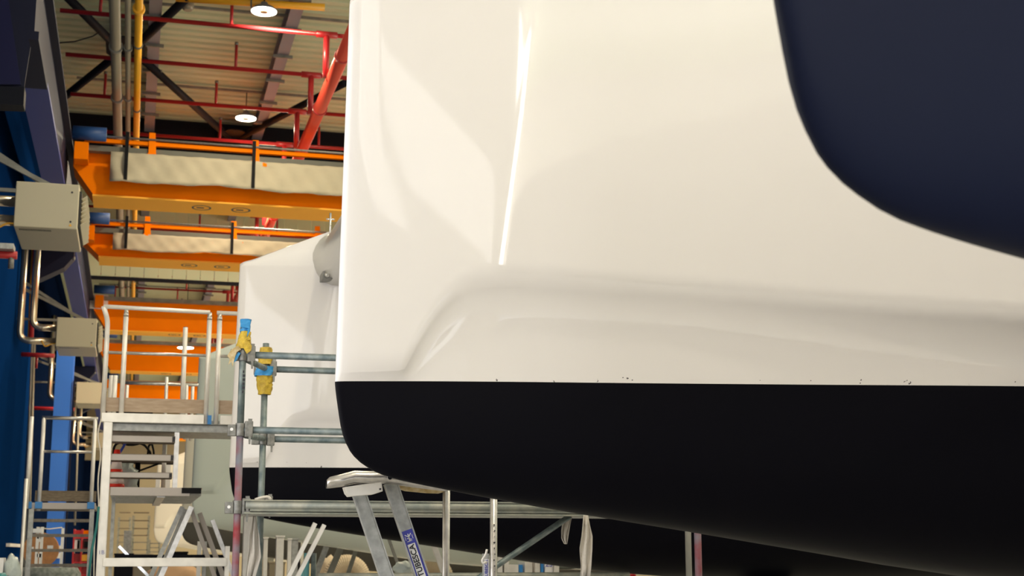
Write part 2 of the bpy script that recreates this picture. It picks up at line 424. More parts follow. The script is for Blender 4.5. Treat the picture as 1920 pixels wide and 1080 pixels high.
lamp(tuple(at(348, 651, Z=9.0)), 'small distant glowing lamp seen behind the metal guard posts', .30)
for (x, y) in ((2.6, 19), (2.6, 6), (2.6, -5), (8, 12), (8, 0), (9, 27), (9, 42), (14, 6), (14, 20)):
    lamp((x, y, 11.45), 'round high bay lamp under the roof girder, out of view')
lamp((2.62, 36.6, 11.45), 'added round lamp hidden above the frontmost crane, lighting the cream hull', energy=1100)  # lamp added for the cream hull, kept out of sight by the crane
for (x, y) in ((9, 50), (9, 58), (9, 65), (9, 72), (9, 80), (9, 87)): lamp((x, y, 11.45), 'unseen round lamp added to brighten the far hall', energy=1200)  # extra unseen lamps added because the far hall was too dim

# ---- crane runway on the left
t = thing('crane_runway', 'dark blue crane runway beam along the left wall', 'beam', (XL, 20, 8.5))
MB().b2((XN + .02, 21.6, 8.50), (-1.50, Y1 - .1, 8.56)).build('bottom_flange', M['blue_steel'], t)
MB().b2((XN + .02, 19.4, 8.44), (-1.50, 21.58, 8.56)).build('splice_flange', M['blue_shaded'], t)
MB().b2((XN + .02, 19.4, 8.56), (-1.56, Y1 - .1, 9.55)).build('web', M['blue_shaded'], t)
MB().b2((XN + .02, 19.4, 9.55), (-1.44, Y1 - .1, 9.62)).build('top_flange', M['blue_shaded'], t)
MB().b2((-1.74, 19.4, 9.62), (-1.64, Y1 - .1, 9.70)).build('rail', M['rail'], t)
for yb in (33.5, 44.5, 55.5, 66):
    MB().prism([(XL + .02, yb, 8.49), (-1.52, yb, 8.49), (-1.52, yb, 8.28), (-1.72, yb, 8.02), (XL + .02, yb, 7.6)], (0, .5, 0)).build('corbel', M['blue_shaded'], t)
    for k in range(2):
        MB().tube([(-1.52 - k * .12, yb + .1, 8.22), (-1.52 - k * .12, yb + .1, 8.3)], .03, 8).build('bolt', M['coupler'], t)
# haunched roof frame leg at the upper left
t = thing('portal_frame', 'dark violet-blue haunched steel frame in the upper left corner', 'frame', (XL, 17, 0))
MB().prism([at(-60, -40, Y=19.2), at(28, -40, Y=19.2), at(57, 88, Y=19.2), at(45, 165, Y=19.2), at(-60, 160, Y=19.2)], (0, .04, 0)).build('web', M['blue_shaded'], t)
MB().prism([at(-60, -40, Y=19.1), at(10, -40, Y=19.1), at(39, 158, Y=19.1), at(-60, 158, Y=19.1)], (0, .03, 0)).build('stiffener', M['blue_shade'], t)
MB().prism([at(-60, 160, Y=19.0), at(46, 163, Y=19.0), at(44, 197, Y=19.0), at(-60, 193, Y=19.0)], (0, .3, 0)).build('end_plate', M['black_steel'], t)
# columns standing against the left wall
for i, yc in enumerate((38.6,)):
    t = thing('steel_column', ['bright blue steel column standing against the left wall', 'blue steel column further down the left wall, behind the bright one', 'farthest blue steel column on the left wall'][i], 'column', (-2.05, yc, 0))
    MB().b2((-2.04, yc, 0), (-1.60, yc + .05, 7.0)).build('flange', M['blue_column'], t)
    MB().b2((-2.04, yc + .5, 0), (-1.60, yc + .55, 7.0)).build('flange', M['blue_column'], t)
    MB().b2((-1.84, yc + .05, 0), (-1.80, yc + .5, 7.0)).build('web', M['blue_shaded'], t)
    MB().b2((-1.59, yc - .02, 0), (-1.54, yc + .02, 6)).build('conduit', M['blue_shaded'], t)

# ---- overhead cranes
def crane(y, zb, depth, wid, lab, style, x_end=-1.42, haunch=True):
    t = thing('overhead_crane', lab, 'crane', (x_end, y, zb), 'orange overhead cranes')
    x0 = x_end; zt = zb + depth; xr = 24
    # box girder whose end tapers up to the end carriage
    MB().prism([(x0, y, zt), (xr, y, zt), (xr, y, zb), (x0 + .42, y, zb), (x0, y, zt - .42 * depth)], (0, wid, 0)).build('girder', M['orange'], t)
    MB().b2((x0 + .40, y - .07, zb - .035), (xr, y + wid + .07, zb - .001)).build('bottom_flange', M['orange_lit'], t)
    MB().prism([(x0 + .03, y - .5, zt - .05), (x0 + .03, y - .04, zt - .05), (x0 + .03, y - .04, zt - .4), (x0 + .03, y - .5, zt - .4)], (.26, 0, 0)).build('end_carriage', M['orange'], t)
    MB().tube([(x0 - .02, y - .45, zt + .14), (x0 + .62, y - .45, zt + .14)], .14, 16).build('travel_motor', M['motor'], t)
    # cable festoon rail in front of the girder
    if style != 'plain':
        MB().b2((x0 + .2, y - .32, zt + .02), (xr, y - .22, zt + .10)).build('walk_rail', M['orange'], t)
        MB().tube([(x0 + .3, y - .36, zt + .13), (xr, y - .36, zt + .13)], .022, 8).build('rail_tube', M['alu_grey'], t)
        for k in range(7):
            x = x0 + 1.5 + k * 2.05
            MB().prism([(x - .06, y - .3, zt + .28), (x + .06, y - .3, zt + .28), (x + .09, y - .3, zt - .16), (x + .24, y - .3, zt - .2), (x + .24, y - .3, zt - .26), (x - .18, y - .3, zt - .26), (x - .06, y - .3, zt - .14)], (0, -.05, 0)).build('bracket', M['orange'], t)
    MB().b2((x0 + .2, y - .30, zt - .16), (xr, y - .10, zt - .05)).build('festoon_track', M['rail'] if style != 'plain' else M['galv_dull'], t)
    # stencilled marks under the bottom flange
    if style != 'plain' or True:
        for k, (dx, w) in enumerate(((2.55, .20), (3.35, .20))):
            rr = []
            for r_ in (1, .8):
                rr.append([(x0 + dx + math.cos(a * .3142) * w * r_, y + wid * .45 + math.sin(a * .3142) * .22 * r_, zb - .037) for a in range(21)])
            MB().grid(rr, smooth=False).build('stencil_mark', M['ink'], t)
            MB().b2((x0 + dx - .1, y + wid * .40, zb - .038), (x0 + dx + .05, y + wid * .5, zb - .0365)).build('stencil_mark', M['ink'], t)
    return t
def cover(t, x0, y, zt, drop, lab, seedv, xr=18, x_start=.75):
    """canvas sheet draped over the festoon on the front of a crane"""
    random.seed(seedv); rows = []
    nx = 150
    for j in range(9):
        f = j / 8; r = []
        for i in range(nx):
            x = x0 + x_start + i * (xr - x0 - x_start) / (nx - 1)
            sag = .02 * math.sin(x * 1.3 + seedv) + .012 * math.sin(x * 3.1)
            fold = .035 * math.sin(x * 7 + f * 5 + seedv) * (.3 + f) + .02 * math.sin(x * 17 - f * 7)
            r.append((x, y - .36 + fold, zt - .17 - f * (drop + sag)))
        rows.append(r)
    o = MB().grid(rows).build('crane_canvas_cover', M['canvas'], solid=.006)
    tag(o, lab, 'canvas', 'canvas covers on the cranes')
    for k, x in enumerate((x0 + 1.05, x0 + 3.55, x0 + 6.4, x0 + 9.5)):
        MB().b2((x - .035, y - .43, zt - .17 - drop * .95), (x + .035, y - .40, zt + .24)).build('strap', M['black'], o)
ZB = 8.62
yc1 = at(300, 373, Z=ZB).y; yc2 = at(300, 486, Z=ZB).y; yc3 = at(300, 622, Z=ZB).y; yc4 = at(300, 697, Z=ZB).y; yc5 = at(300, 748, Z=ZB).y
zt = at(300, 284, Y=yc1).z; zt2 = at(300, 434, Y=yc2).z
c1 = crane(yc1, ZB, zt - ZB, .9, 'frontmost orange overhead crane with a deep canvas cover', 'festoon')
cover(c1, -1.45, yc1, zt, at(300, 292, Y=yc1).z - at(300, 346, Y=yc1).z, 'cream canvas sheet wrapped around the frontmost orange crane', 3)
c2 = crane(yc2, ZB, zt2 - ZB, .9, 'second orange overhead crane, just above the white bow', 'festoon')
cover(c2, -1.45, yc2, zt2, at(300, 436, Y=yc2).z - at(300, 466, Y=yc2).z, 'shorter cream canvas sheet on the second orange crane', 8)
crane(yc3, ZB, at(300, 560, Y=yc3).z - ZB, .7, 'third orange crane, plain face with a white notice plate', 'plain')
crane(yc4, ZB, at(300, 640, Y=yc4).z - ZB, .7, 'fourth orange crane, framed between the metal guard rails', 'plain')
crane(yc5, ZB, at(300, 715, Y=yc5).z - ZB, .7, 'fifth orange crane, just above the platform kickboard', 'plain')
crane(at(300, 838, Z=ZB).y if at(300, 838, Z=ZB).y < 94 else 93, ZB, 1.2, .7, 'farthest orange crane, seen low between the platform steps', 'plain')
q = at(182, 564, Y=yc3 - .02)
tag(MB().b2((q.x - .34, yc3 - .03, q.z - .26), (q.x + .34, yc3 - .012, q.z + .2)).build('notice_plate', M['white']), 'small white notice plate on the end of the third crane', 'sign')
# vertical smoke-curtain panels between roof bays, seen under the second crane
sc = MB(); yy = yc2 + 9; za = at(300, 523, Y=yy).z
for k in range(60):
    sc.b2((-1.6 + k * .42, yy, za), (-1.6 + k * .42 + .405, yy + .02, ZC - .1))
tag(sc.build('smoke_curtain', M['deck']), 'row of pale vertical panels closing the roof bay behind the second crane', 'panel')
tag(MB().b2((-1.8, yy - .05, za - .10), (22, yy + .08, za)).build('curtain_edge_rail', M['black_steel']), 'dark rail along the lower edge of the pale roof panels', 'rail')

# ---- gas heaters on the left wall with their flues
def heater(y, k, lab):
    s = y / 19.2
    p0 = at(31, 335, Y=19.2); p1 = at(154, 344, Y=19.2); zb_ = at(25, 424, Y=19.2).z
    x0, x1, z1 = p0.x, p1.x, p0.z - .03
    z0 = zb_; dep = 1.5
    t = thing('gas_heater', lab, 'heater', (x0, y, z0), 'wall mounted gas heaters')
    MB().b2((x0, y, z0), (x1 - .03, y + dep, z1)).build('casing', M['beige'], t, bevel=.012)
    MB().b2((x1 - .03, y + .08, z0 + .05), (x1 + .0, y + dep - .08, z1 - .07)).build('grille_frame', M['slot'], t)
    for j in range(7):
        zz = z0 + .09 + j * (z1 - z0 - .2) / 7
        MB().prism([(x1, y + .1, zz), (x1 + .07, y + .1, zz + .05), (x1 + .075, y + .1, zz + .04), (x1 + .005, y + .1, zz - .01)], (0, dep - .2, 0)).build('louvre', M['beige'], t)
    mb = MB()
    for j in range(24):
        for q in range(2):
            mb.b2((x0 + .06 + j * .017, y + .12 + q * .055, z0 - .003), (x0 + .068 + j * .017, y + .16 + q * .055, z0 + .001))
    mb.build('vent_slots', M['slot'], t)
    for zz in (z1 - .11, z0 + .1):
        MB().lathe((x1 - .12, y - .004, zz), [(.014, 0), (.014, .01)], 10, 'Y').build('screw', M['ink'], t)
    zc = z0 + .07
    MB().prism([(x1 - .14, y - .004, zc - .03), (x1 - .10, y - .004, zc - .03), (x1 - .12, y - .004, zc + .005)], (0, .006, 0)).build('warning_mark', M['yellow'], t)
    # two polished flues leaving the left side, turning down along the wall
    for q, (dz, xo, yo) in enumerate(((.46, .34, .55), (.14, .11, .30))):
        zz = z0 + dz
        if k == 0: pts_ = [(x0 + .02, y + yo, zz), (XL + .01, y + yo, zz)]
        else: pts_ = [(x0 + .02, y + yo, zz), (XL + xo, y + yo, zz), (XL + xo, y + yo, zz + 2.55 - dz)]
        MB().bend(pts_, .072, .2).build('flue', M['flue'], t)
    XW = XL if y < 36 else XL - .5
    MB().b2((XW, y + .75, z1 + .03), (x1 - .2, y + .8, z1 + .08)).build('support_bracket', M['galv_dull'], t)
    MB().bar((XW, y + .78, z1 + .75), (x1 - .25, y + .78, z1 + .06), .06, .05).build('brace', M['galv_dull'], t)
    MB().bar((XW, y + 1.1, z1 + .95), (x1 - .25, y + 1.1, z1 + .06), .06, .05).build('brace', M['galv_dull'], t)
    MB().bend([(x0 + .01, y + .2, z0 + .08), (x0 - .1, y + .2, z0 + .08), (x0 - .22, y + .2, z0 + .0), (x0 - .3, y + .2, z0 + .14)], .014, .08, 8).build('gas_hose', M['yellow'], t)
    return t
heater(19.2, 0, 'large beige gas heater nearest on the left wall')
heater(30.6, 1, 'beige gas heater second along the left wall, left of the guard rail')
heater(42.4, 2, 'small beige gas heater third along the left wall, beside the kickboard')
heater(60.5, 3, 'tiny beige gas heater farthest away, mostly behind the platform column')
# steam of services hanging on the wall between the heaters
for i, (u0, v0, u1, v1, Yp, m, r, lab) in enumerate((
        (67, 440, 58, 640, 33.2, 'redpaint', .055, 'red pipe dropping down the left wall behind the flues'),
        (62, 440, 53, 640, 33.3, 'yellow', .022, 'thin yellow conduit beside the red wall pipe'),
        (64, 640, 51, 1085, 35.0, 'pipe_grey', .035, 'thin grey wall pipe at the edge of the blue wall'),
        (60, 640, 44, 1085, 34.2, 'galv_dull', .022, 'thin pale conduit at the edge of the blue wall'),
        (147, 790, 140, 985, 40.0, 'pipe_grey', .03, 'thin brown pipe down the wall beside the blue column'))):
    tag(MB().tube([at(u0, v0, Y=Yp), at(u1, v1, Y=Yp)], r, 10).build('wall_pipe', M[m]), lab, 'pipe')
def redtee(u, v, Y, w, lab):
    p = at(u, v, Y=Y)
    t = thing('sprinkler_branch', lab, 'pipe', p)
    MB().tube([Vector(((XL if Y < 36 else XL - .5) + .01, Y, p.z)), p + Vector((w, 0, -.01))], .05, 10).build('pipe', M['redpaint'], t)
    MB().tube([p + Vector((w * .8, 0, 0)), p + Vector((w * .8, 0, -.18))], .035, 8).build('valve', M['coupler'], t)
    MB().tube([p + Vector((w * .25, 0, .02)), p + Vector((w * .25, 0, -.3))], .03, 8).build('drop', M['redpaint'], t)
redtee(-20, 475, 18.5, .33, 'short red pipe branch at the left edge below the large heater')
redtee(58, 665, 33, .5, 'short red pipe branch below the second heater')
redtee(103, 766, 40, .5, 'short red pipe branch below the third heater')
p = at(-12, 462, Y=18.3); tag(MB().b2((p.x, 18.3, p.z - .02), (at(25, 466, Y=18.3).x, 18.6, p.z + .05)).build('wall_bracket', M['alu_grey']), 'pale steel bracket plate at the left edge above the red branch', 'bracket')
p, q = at(12, 1024, X=XL + .01), at(36, 1030, X=XL + .01)
tag(MB().b2((XL, p.y, p.z - .01), (XL + .08, q.y, p.z + .06)).build('strip_fitting', M['alu_white']), 'small pale strip fitting on the dark blue wall at lower left', 'fitting')

# ================================================================= THE BOATS
ZWL = 2.40
keel = smooth_interp([(0, 2.395), (.004, 2.36), (.018, 2.27), (.032, 2.19), (.05, 2.13), (.09, 2.057), (.146, 2.008), (.24, 1.961), (.54, 1.897), (.89, 1.837), (1.29, 1.775), (1.77, 1.705), (2.4, 1.61), (3.3, 1.48), (4.5, 1.38), (7, 1.33), (14, 1.6)])
wl = smooth_interp([(0, 0), (.002, .009), (.006, .015), (.014, .022), (.03, .031), (.06, .041), (.17, .072), (.5, .155), (.83, .22), (1.2, .282), (2.2, .467), (3.3, .686), (5, .9), (8, 1.05), (14, 1.0)])
_nose = smooth_interp([(0, 0), (.002, .010), (.006, .017), (.014, .025), (.03, .033), (.06, .040), (.12, .044), (14, .044)])
_aft = smooth_interp([(0, 0), (1.4, 0), (2.2, .035), (3.3, .13), (5, .17), (8, -.15), (14, -1.15)])
def wu(d):
    # entry with a firm vertical ridge 0.72 m aft of the stem
    k = .026; r = k * math.log1p(math.exp((d - .72) / k)) if d < 1.2 else d - .72
    return _nose(d) + .33 * d - .165 * r + _aft(d)
zch = smooth_interp([(0, 2.44), (.30, 2.45), (.36, 2.57), (.43, 2.70), (.50, 2.80), (.58, 2.865), (.72, 2.895), (1.5, 2.855), (3.3, 2.715), (6, 2.62), (14, 2.6)])
ST = [0, .0015, .004, .008, .014, .022, .032, .045, .06, .08, .1, .13, .16, .2, .24, .28, .31, .34, .37, .40, .43, .46, .50, .54, .58, .62, .65, .67, .685, .695, .705, .715, .725, .735, .745, .755, .77, .79, .82, .86, .92, 1, 1.1, 1.2, 1.35, 1.5, 1.7, 1.9, 2.2, 2.5, 2.9, 3.3, 3.8, 4.4, 5, 6, 7, 8.5, 10, 12, 14]
ZSH = 4.30
zdeck = smooth_interp([(0, 4.305), (.03, 4.33), (.10, 4.36), (.22, 4.43), (.9, 4.76), (2, 5.0), (4, 5.15), (14, 5.2)])
LEAN = .13
def half(d, z):
    if z >= zch(d):
        k = 0; base = wu(d)
        # the ridge leans aft with height and the bow gets a little finer
        return base
    zc = zch(d); t = zc - z; T = max(zc - ZWL, .02)
    g = (1 - math.exp(-t / .12)) / (1 - math.exp(-T / .12))
    return wu(d) - (wu(d) - wl(d)) * g
def rake(z):    # stem position above the waterline
    return -.0 + (.0 if z < ZWL else .016 * (z - ZWL))
def hull(parent, X0, Yc, dz, gel, anti, label=None, scale=1.0, painted=True, sheer=.0):
    stg = ST
    def V(d, y, z): return (X0 + (d + rake(z)) * scale, Yc + y * scale, ZWL + dz + (z - ZWL) * scale)
    top = MB()
    for sgn in (-1, 1):
        rows = []
        for d in stg:
            r = []; zc = zch(d)
            for j in range(11):
                z = ZWL + (zc - ZWL) * (1 - (1 - j / 10)) ; r.append(V(d, sgn * half(d, z), z))
            # slight ridge lean: sample the upper plan at a station that shifts with height
            zs_ = ZSH + sheer * min(1, d / .3)
            for j in (.05, .15, .3, .45, .6, .75, .88, .96, .99, 1):
                z = zc + (zs_ - zc) * j
                lean = LEAN * max(0, z - 2.93) * min(1, d / .7) * (1 if d < 1.2 else max(0, 1 - (d - 1.2) / 1.5))
                w = wu(d)
                r.append(V(d + lean, sgn * w, z))
            zt_ = zdeck(d) + sheer * min(1, d / .3); wt = r[-1]
            w0 = abs((wt[1] - Yc) / scale)
            ZSH_ = zs_
            r.append(V(d + lean, sgn * w0 * .985, ZSH_ + .012))
            for f in (.5, 1.0):
                r.append(V(d + lean, sgn * w0 * (1 - .5 * f), ZSH_ + .012 + (zt_ - ZSH_ - .012) * f))
            r.append(V(d + lean, 0, zt_ + .02))
            rows.append(r)
        top.grid(rows)
    top.grid([[V(14, -s * 1.0, z) for s in (-1, 1)] for z in (ZWL, ZSH)], False)
    bmesh.ops.remove_doubles(top.bm, verts=top.bm.verts[:], dist=.0002)
    o = top.build('hull', gel, parent)
    if label: o['label'] = label
    bot = MB(); rows = []
    for d in stg:
        r = []; zk = keel(d); w = wl(d)
        n = 16
        for j in range(-n, n + 1):
            a = j / n * math.pi / 2
            p = 1.0 if d > 1 else 1.0
            r.append(V(d, w * math.copysign(abs(math.sin(a)) ** .9, a), ZWL - (ZWL - zk) * (math.cos(a) ** .75 if abs(j) < n else 0)))
        rows.append(r)
    bot.grid(rows)
    bmesh.ops.remove_doubles(bot.bm, verts=bot.bm.verts[:], dist=.0002)
    bot.build('antifouling' if painted else 'underbody', anti, o)
    return o
def stand(x, y, z, lab):
    z -= .04
    t = thing('boat_stand', lab, 'stand', (x, y, 0), 'steel boat stands')
    MB().b2((x - .2, y - .35, z - .16), (x + .2, y + .35, z - .0)).build('pad', M['black'], t)
    MB().b2((x - .12, y - .12, .04), (x + .12, y + .12, z - .16)).build('post', M['galv_warm'], t)
    MB().b2((x - .5, y - .4, 0), (x + .5, y + .4, .04)).build('base', M['galv_warm'], t)

X1, YH1, YH2 = .915, 6.738, 13.50
cat = thing('catamaran', 'huge glossy white catamaran with a black underside, filling the centre', 'boat', (X1, YH1, 1.33))
hull(cat, X1, YH1, 0, M['gel'], M['anti'], sheer=.08)
hull(cat, X1 - .045, YH2, -.025, M['gel'], M['anti'])
# forward crossbeam between the two bows
p = at(594, 488, Y=YH2 - .25)
bx = p.x; zl, zh = at(600, 522, Y=YH2 - .25).z, at(622, 438, Y=YH2 - .5).z
rows = []
for (yy, g) in ((YH1 + .27, 1), (YH1 + 1, 1), (YH2 - 1.2, 1), (YH2 - .5, 1.0), (YH2 - .3, 1.08), (YH2 - .18, 1.25)):
    r = []
    for k in range(25):
        a = k / 24 * 2 * math.pi
        r.append((bx + .20 - .19 * g * math.cos(a), yy, (zl + 4.52) / 2 + .23 * g * math.sin(a)))
    rows.append(r)
MB().grid(rows).build('crossbeam', M['beam_alu'], cat)
p = at(613, 517, Y=YH2 - .42)
fb = MB().b2((p.x - .045, p.y - .03, p.z - .035), (p.x + .05, p.y + .2, p.z + .035)).build('beam_bracket', M['coupler'], cat, bevel=.006)
MB().lathe((p.x - .005, p.y - .06, p.z), [(.012, -.01), (.024, 0), (.024, .02), (.01, .035)], 14, 'Y').build('pivot_ball', M['chrome'], fb)
p = at(617, 434, Y=YH2 - .3)
sm = MB().tube([p + Vector((.01, 0, -.08)), p + Vector((.01, 0, .18))], .011, 10).build('deck_fitting', M['chrome'], cat)
MB().tube([p + Vector((-.03, 0, .12)), p + Vector((.05, 0, .12))], .008, 8).build('pin', M['chrome'], sm)
stand(6.2, YH1, 1.35, 'low steel stand holding the big white hull from below')
stand(6.2, YH2, 1.33, 'low steel stand under the second hull')

cat0 = thing('catamaran_hull', 'dark navy hull bottom looming at the upper right corner', 'boat', (1.08, 2.2, 1.5))
hull(cat0, 1.075, 2.22, .225, M['gel'], M['anti_near'])
stand(6.2, 2.3, 1.55, 'low steel stand under the looming near hull')

cat3 = thing('grey_catamaran', 'pale grey-green unpainted hull behind the white one, with the platform in front', 'boat', (.82, 20.5, 1.3))
hull(cat3, .815, 20.5, 0, M['gel_matt'], M['gel_matt'], painted=False)
stand(6.2, 20.5, 1.33, 'low steel stand under the grey-green hull')
cat4 = thing('beige_hull', 'beige hull with a dark grey bottom, mostly hidden behind the platform steps', 'boat', (.9, 27.4, 1.3))
hull(cat4, .92, 27.4, -.25, M['gel_beige'], M['anti_grey'], scale=.92)
stand(6.2, 27.4, 1.2, 'low steel stand under the beige hull')
cat5 = thing('cream_hull', 'distant cream hull seen low under the platform landing', 'boat', (.7, 44, 1.3))
hull(cat5, .70, 44, -.1, M['gel_cream'], M['gel_cream'], scale=1.0, painted=False)
stand(6.2, 44, 1.25, 'low steel stand under the cream hull')

# ================================================================= SCAFFOLD (between the two hulls)
YA, YB = 10.0, 10.9
sc = thing('scaffold', 'galvanised tube scaffold standing between the two white hulls', 'scaffold', at(440, 1500, Y=YA).xy.to_3d())
def coupler(p, parent, side=1):
    """wedge coupler clamped round a standard"""
    m_ = MB().tube([p + Vector((0, 0, -.045)), p + Vector((0, 0, .045))], .034, 12)
    m_.b2(p + Vector((.03, -.03, -.05)), p + Vector((.085, .03, .06)))
    m_.b2(p + Vector((-.085, -.025, -.045)), p + Vector((-.03, .025, .035)))
    o = m_.build('coupler', M['coupler'], parent, bevel=.004)
    MB().prism([p + Vector((.05, -.034, .075)), p + Vector((.078, -.034, .075)), p + Vector((.07, -.034, -.10)), p + Vector((.058, -.034, -.10))], (0, .012, 0)).build('wedge', M['coupler'], o)
    MB().lathe(p + Vector((-.06, -.031, 0)), [(.011, 0), (.011, .006)], 10, 'Y').build('rivet', M['white'], o)
    return o
def vert(u, v0, Y, zbot=0.0):
    p = at(u, v0, Y=Y); return p
pA = at(455.5, 660, Y=YA); pB = at(498.5, 655, Y=YB)
xa, xb = pA.x, pB.x
# the standards lean no more than a real scaffold: true verticals
MB().tube([(xa, YA, 0), (xa, YA, at(452, 800, Y=YA).z)], .0245, 16).build('standard', M['redgrey'], sc)
sA = MB().tube([(xa, YA, at(452, 800, Y=YA).z), (xa, YA, at(459, 608, Y=YA).z)], .0242, 16).build('standard_upper', M['galv'], sc)
MB().tube([(xb, YB, 0), (xb, YB, at(501, 644, Y=YB).z)], .0245, 16).build('standard', M['galv'], sc)
# stencil letters on the first upright
zt = at(457, 700, Y=YA).z
for k, w in enumerate((.012, .02, .02, .016, .02, .012)):
    MB().b2((xa + .002, YA - .0262, zt - k * .028), (xa + .002 + w * .9, YA - .0235, zt - k * .028 + .017)).build('stencil_letter', M['ink'], sA)
zA = [at(458, v, Y=YA).z for v in (665, 806)]
zBt = [at(505, v, Y=YB).z for v in (692, 823)]
xe = 3.92
for z in zA: MB().tube([(xa, YA + .0, z), (xe, YA, z)], .0245, 16).build('ledger', M['galv'], sc); coupler(Vector((xa, YA, z)), sc)
for z in zBt: MB().tube([(xb, YB, z), (xe, YB, z)], .0245, 16).build('ledger', M['galv'], sc); coupler(Vector((xb, YB, z)), sc)
MB().tube([(xa + .04, YA + .03, zA[0] - .035), (xb, YB - .02, zBt[0] + .0)], .022, 14).build('transom', M['galv'], sc)
MB().tube([(xa + .04, YA + .03, zA[1] - .035), (xb, YB - .02, zBt[1] + .0)], .022, 14).build('transom', M['galv'], sc)
zl_ = at(460, 951, Y=YA).z
MB().b2((xa + .04, YA - .03, zl_ - .030), (xe, YA + .03, zl_ + .048)).b2((xa + .04, YA - .055, zl_ - .048), (xe, YA + .03, zl_ - .036)).b2((xa + .04, YA - .04, zl_ + .040), (xe, YA + .04, zl_ + .05)).build('deck_beam', M['galv_warm'], sc, bevel=.008)
MB().tube([(xa + .05, YA - .022, zl_ + .012), (xe, YA - .022, zl_ + .012)], .026, 14).build('beam_tube', M['galv_warm'], sc)
coupler(Vector((xa, YA, zl_ + .0)), sc)
coupler(Vector((xb, YB, zl_ + .05)), sc)
MB().b2((xa + .05, YA + .04, zl_ - .04), (xe, YB, zl_ - .0)).build('deck_board', M['alu_grey'], sc)
p, q = at(1068, 968, Y=YA + .05), at(900, 1082, Y=YA + .05)
d_ = (q - p); MB().tube([p, p + d_ * 2.2], .0215, 14).build('brace', M['galv'], sc)
pe = at(1291, 1040, Y=YB).x; MB().tube([(pe, YB, 0), (pe, YB, 2.6)], .0245, 16).build('standard', M['galv_dull'], sc)
pe = at(1309, 1040, Y=YA).x; MB().tube([(pe, YA, 0), (pe, YA, 2.4)], .0262, 16).build('standard', M['redgrey'], sc)
# tape wraps
def wrap(p0, p1, r0, r1, m, nm, lab, sd, n=9):
    random.seed(sd); p0, p1 = Vector(p0), Vector(p1)
    mb = MB(); prev = None; rows = []
    for i in range(n):
        c = p0.lerp(p1, i / (n - 1)); r = r0 + (r1 - r0) * i / (n - 1)
        rows.append([c + Vector((math.cos(a * .3491), math.sin(a * .3491), 0)) * (r * (1 + .14 * random.uniform(-1, 1))) for a in range(18)])
        rows[-1].append(rows[-1][0])
    mb.grid(rows); o = mb.build(nm, m, sc); o['label'] = lab
    return o
wrap((xa + .002, YA, at(458, 655, Y=YA).z), (xa + .012, YA, at(460, 622, Y=YA).z), .055, .036, M['ytape'], 'tape_wrap', 'crumpled yellow tape wrapped round the taller upright', 2)
wrap((xa + .01, YA, at(459, 622, Y=YA).z), (xa + .012, YA, at(460, 599, Y=YA).z), .034, .036, M['btape'], 'tape_wrap', 'blue tape sleeve on the upright tip', 5, 5)
wrap((xb, YB, at(497, 740, Y=YB).z), (xb, YB, at(499, 704, Y=YB).z), .046, .068, M['ytape'], 'tape_wrap', 'yellow tape wrapped below the coupler of the second upright', 11)
wrap((xb - .01, YB - .01, at(497, 706, Y=YB).z), (xb - .01, YB - .01, at(497, 688, Y=YB).z), .07, .066, M['btape'], 'tape_wrap', 'blue tape band on the second upright', 12, 5)
wrap((xb, YB, at(499, 684, Y=YB).z), (xb, YB, at(500, 652, Y=YB).z), .058, .046, M['ytape'], 'tape_wrap', 'yellow tape near the top of the second upright', 13)
def flap(pts, m, lab, Yf):
    o = MB().prism([at(u, v, Y=Yf) for u, v in pts], (0, .012, 0)).build('tape_flap', m, sc); o['label'] = lab
flap([(446, 648), (434, 655), (426, 667), (431, 673), (428, 684), (434, 678), (436, 688), (441, 668), (444, 660), (452, 655)], M['gtape'], 'torn yellowed tape hanging in strips', YA - .05)
flap([(447, 660), (441, 668), (438, 680), (443, 676), (446, 671), (451, 662)], M['btape'], 'torn blue tape end', YA - .04)
flap([(455, 646), (466, 641), (472, 648), (471, 657), (463, 663), (458, 655)], M['ytape'], 'loose yellow tape tab', YA - .06)
flap([(464, 628), (471, 637), (463, 638)], M['ytape'], 'small loose yellow tape tab', YA - .04)
flap([(451, 598), (469, 601), (468, 622), (463, 632), (465, 615), (451, 613)], M['btape'], 'blue tape flag at the tip', YA - .045)
# rags hung on the scaffold
def rag(pts, Yr, lab, sd):
    """hanging cloth: rows of (v, u_left, u_right)"""
    random.seed(sd); rows = []
    for (v, ul, ur) in pts:
        r = []
        for k in range(13):
            f = k / 12; p = at(ul + (ur - ul) * f, v, Y=Yr)
            r.append(p + Vector((0, .018 * math.sin(f * 11 + v * .03) + .008 * math.sin(f * 23), 0)))
        rows.append(r)
    tag(MB().grid(rows).build('hanging_rag', M['rag'], solid=.003), lab, 'cloth', 'rags hung on the scaffold')
rag([(966, 1093, 1103), (985, 1091, 1106), (1005, 1089, 1110), (1028, 1086, 1109), (1040, 1087, 1108), (1062, 1090, 1107), (1090, 1088, 1105)], YA - .08, 'long white rag hanging from the scaffold beam', 1)
rag([(966, 1058, 1074), (980, 1053, 1070), (995, 1051, 1067), (1010, 1052, 1064), (1020, 1058, 1062)], YA + .12, 'short white rag hanging behind the diagonal brace', 2)
rag([(963, 474, 480), (985, 471, 482), (1003, 467, 486), (1030, 466, 488), (1045, 464, 489), (1085, 460, 478)], YB - .1, 'long crumpled white rag beside the red upright', 3)
p = at(488, 936, Y=YA)
tag(MB().bend([at(478, 937, Y=YA), at(490, 933, Y=YA), at(503, 931, Y=YA), at(508, 937, Y=YA)], .010, .02, 8).build('rope_coil', M['rag']), 'small pale rope loop lying on the scaffold beam', 'rope')

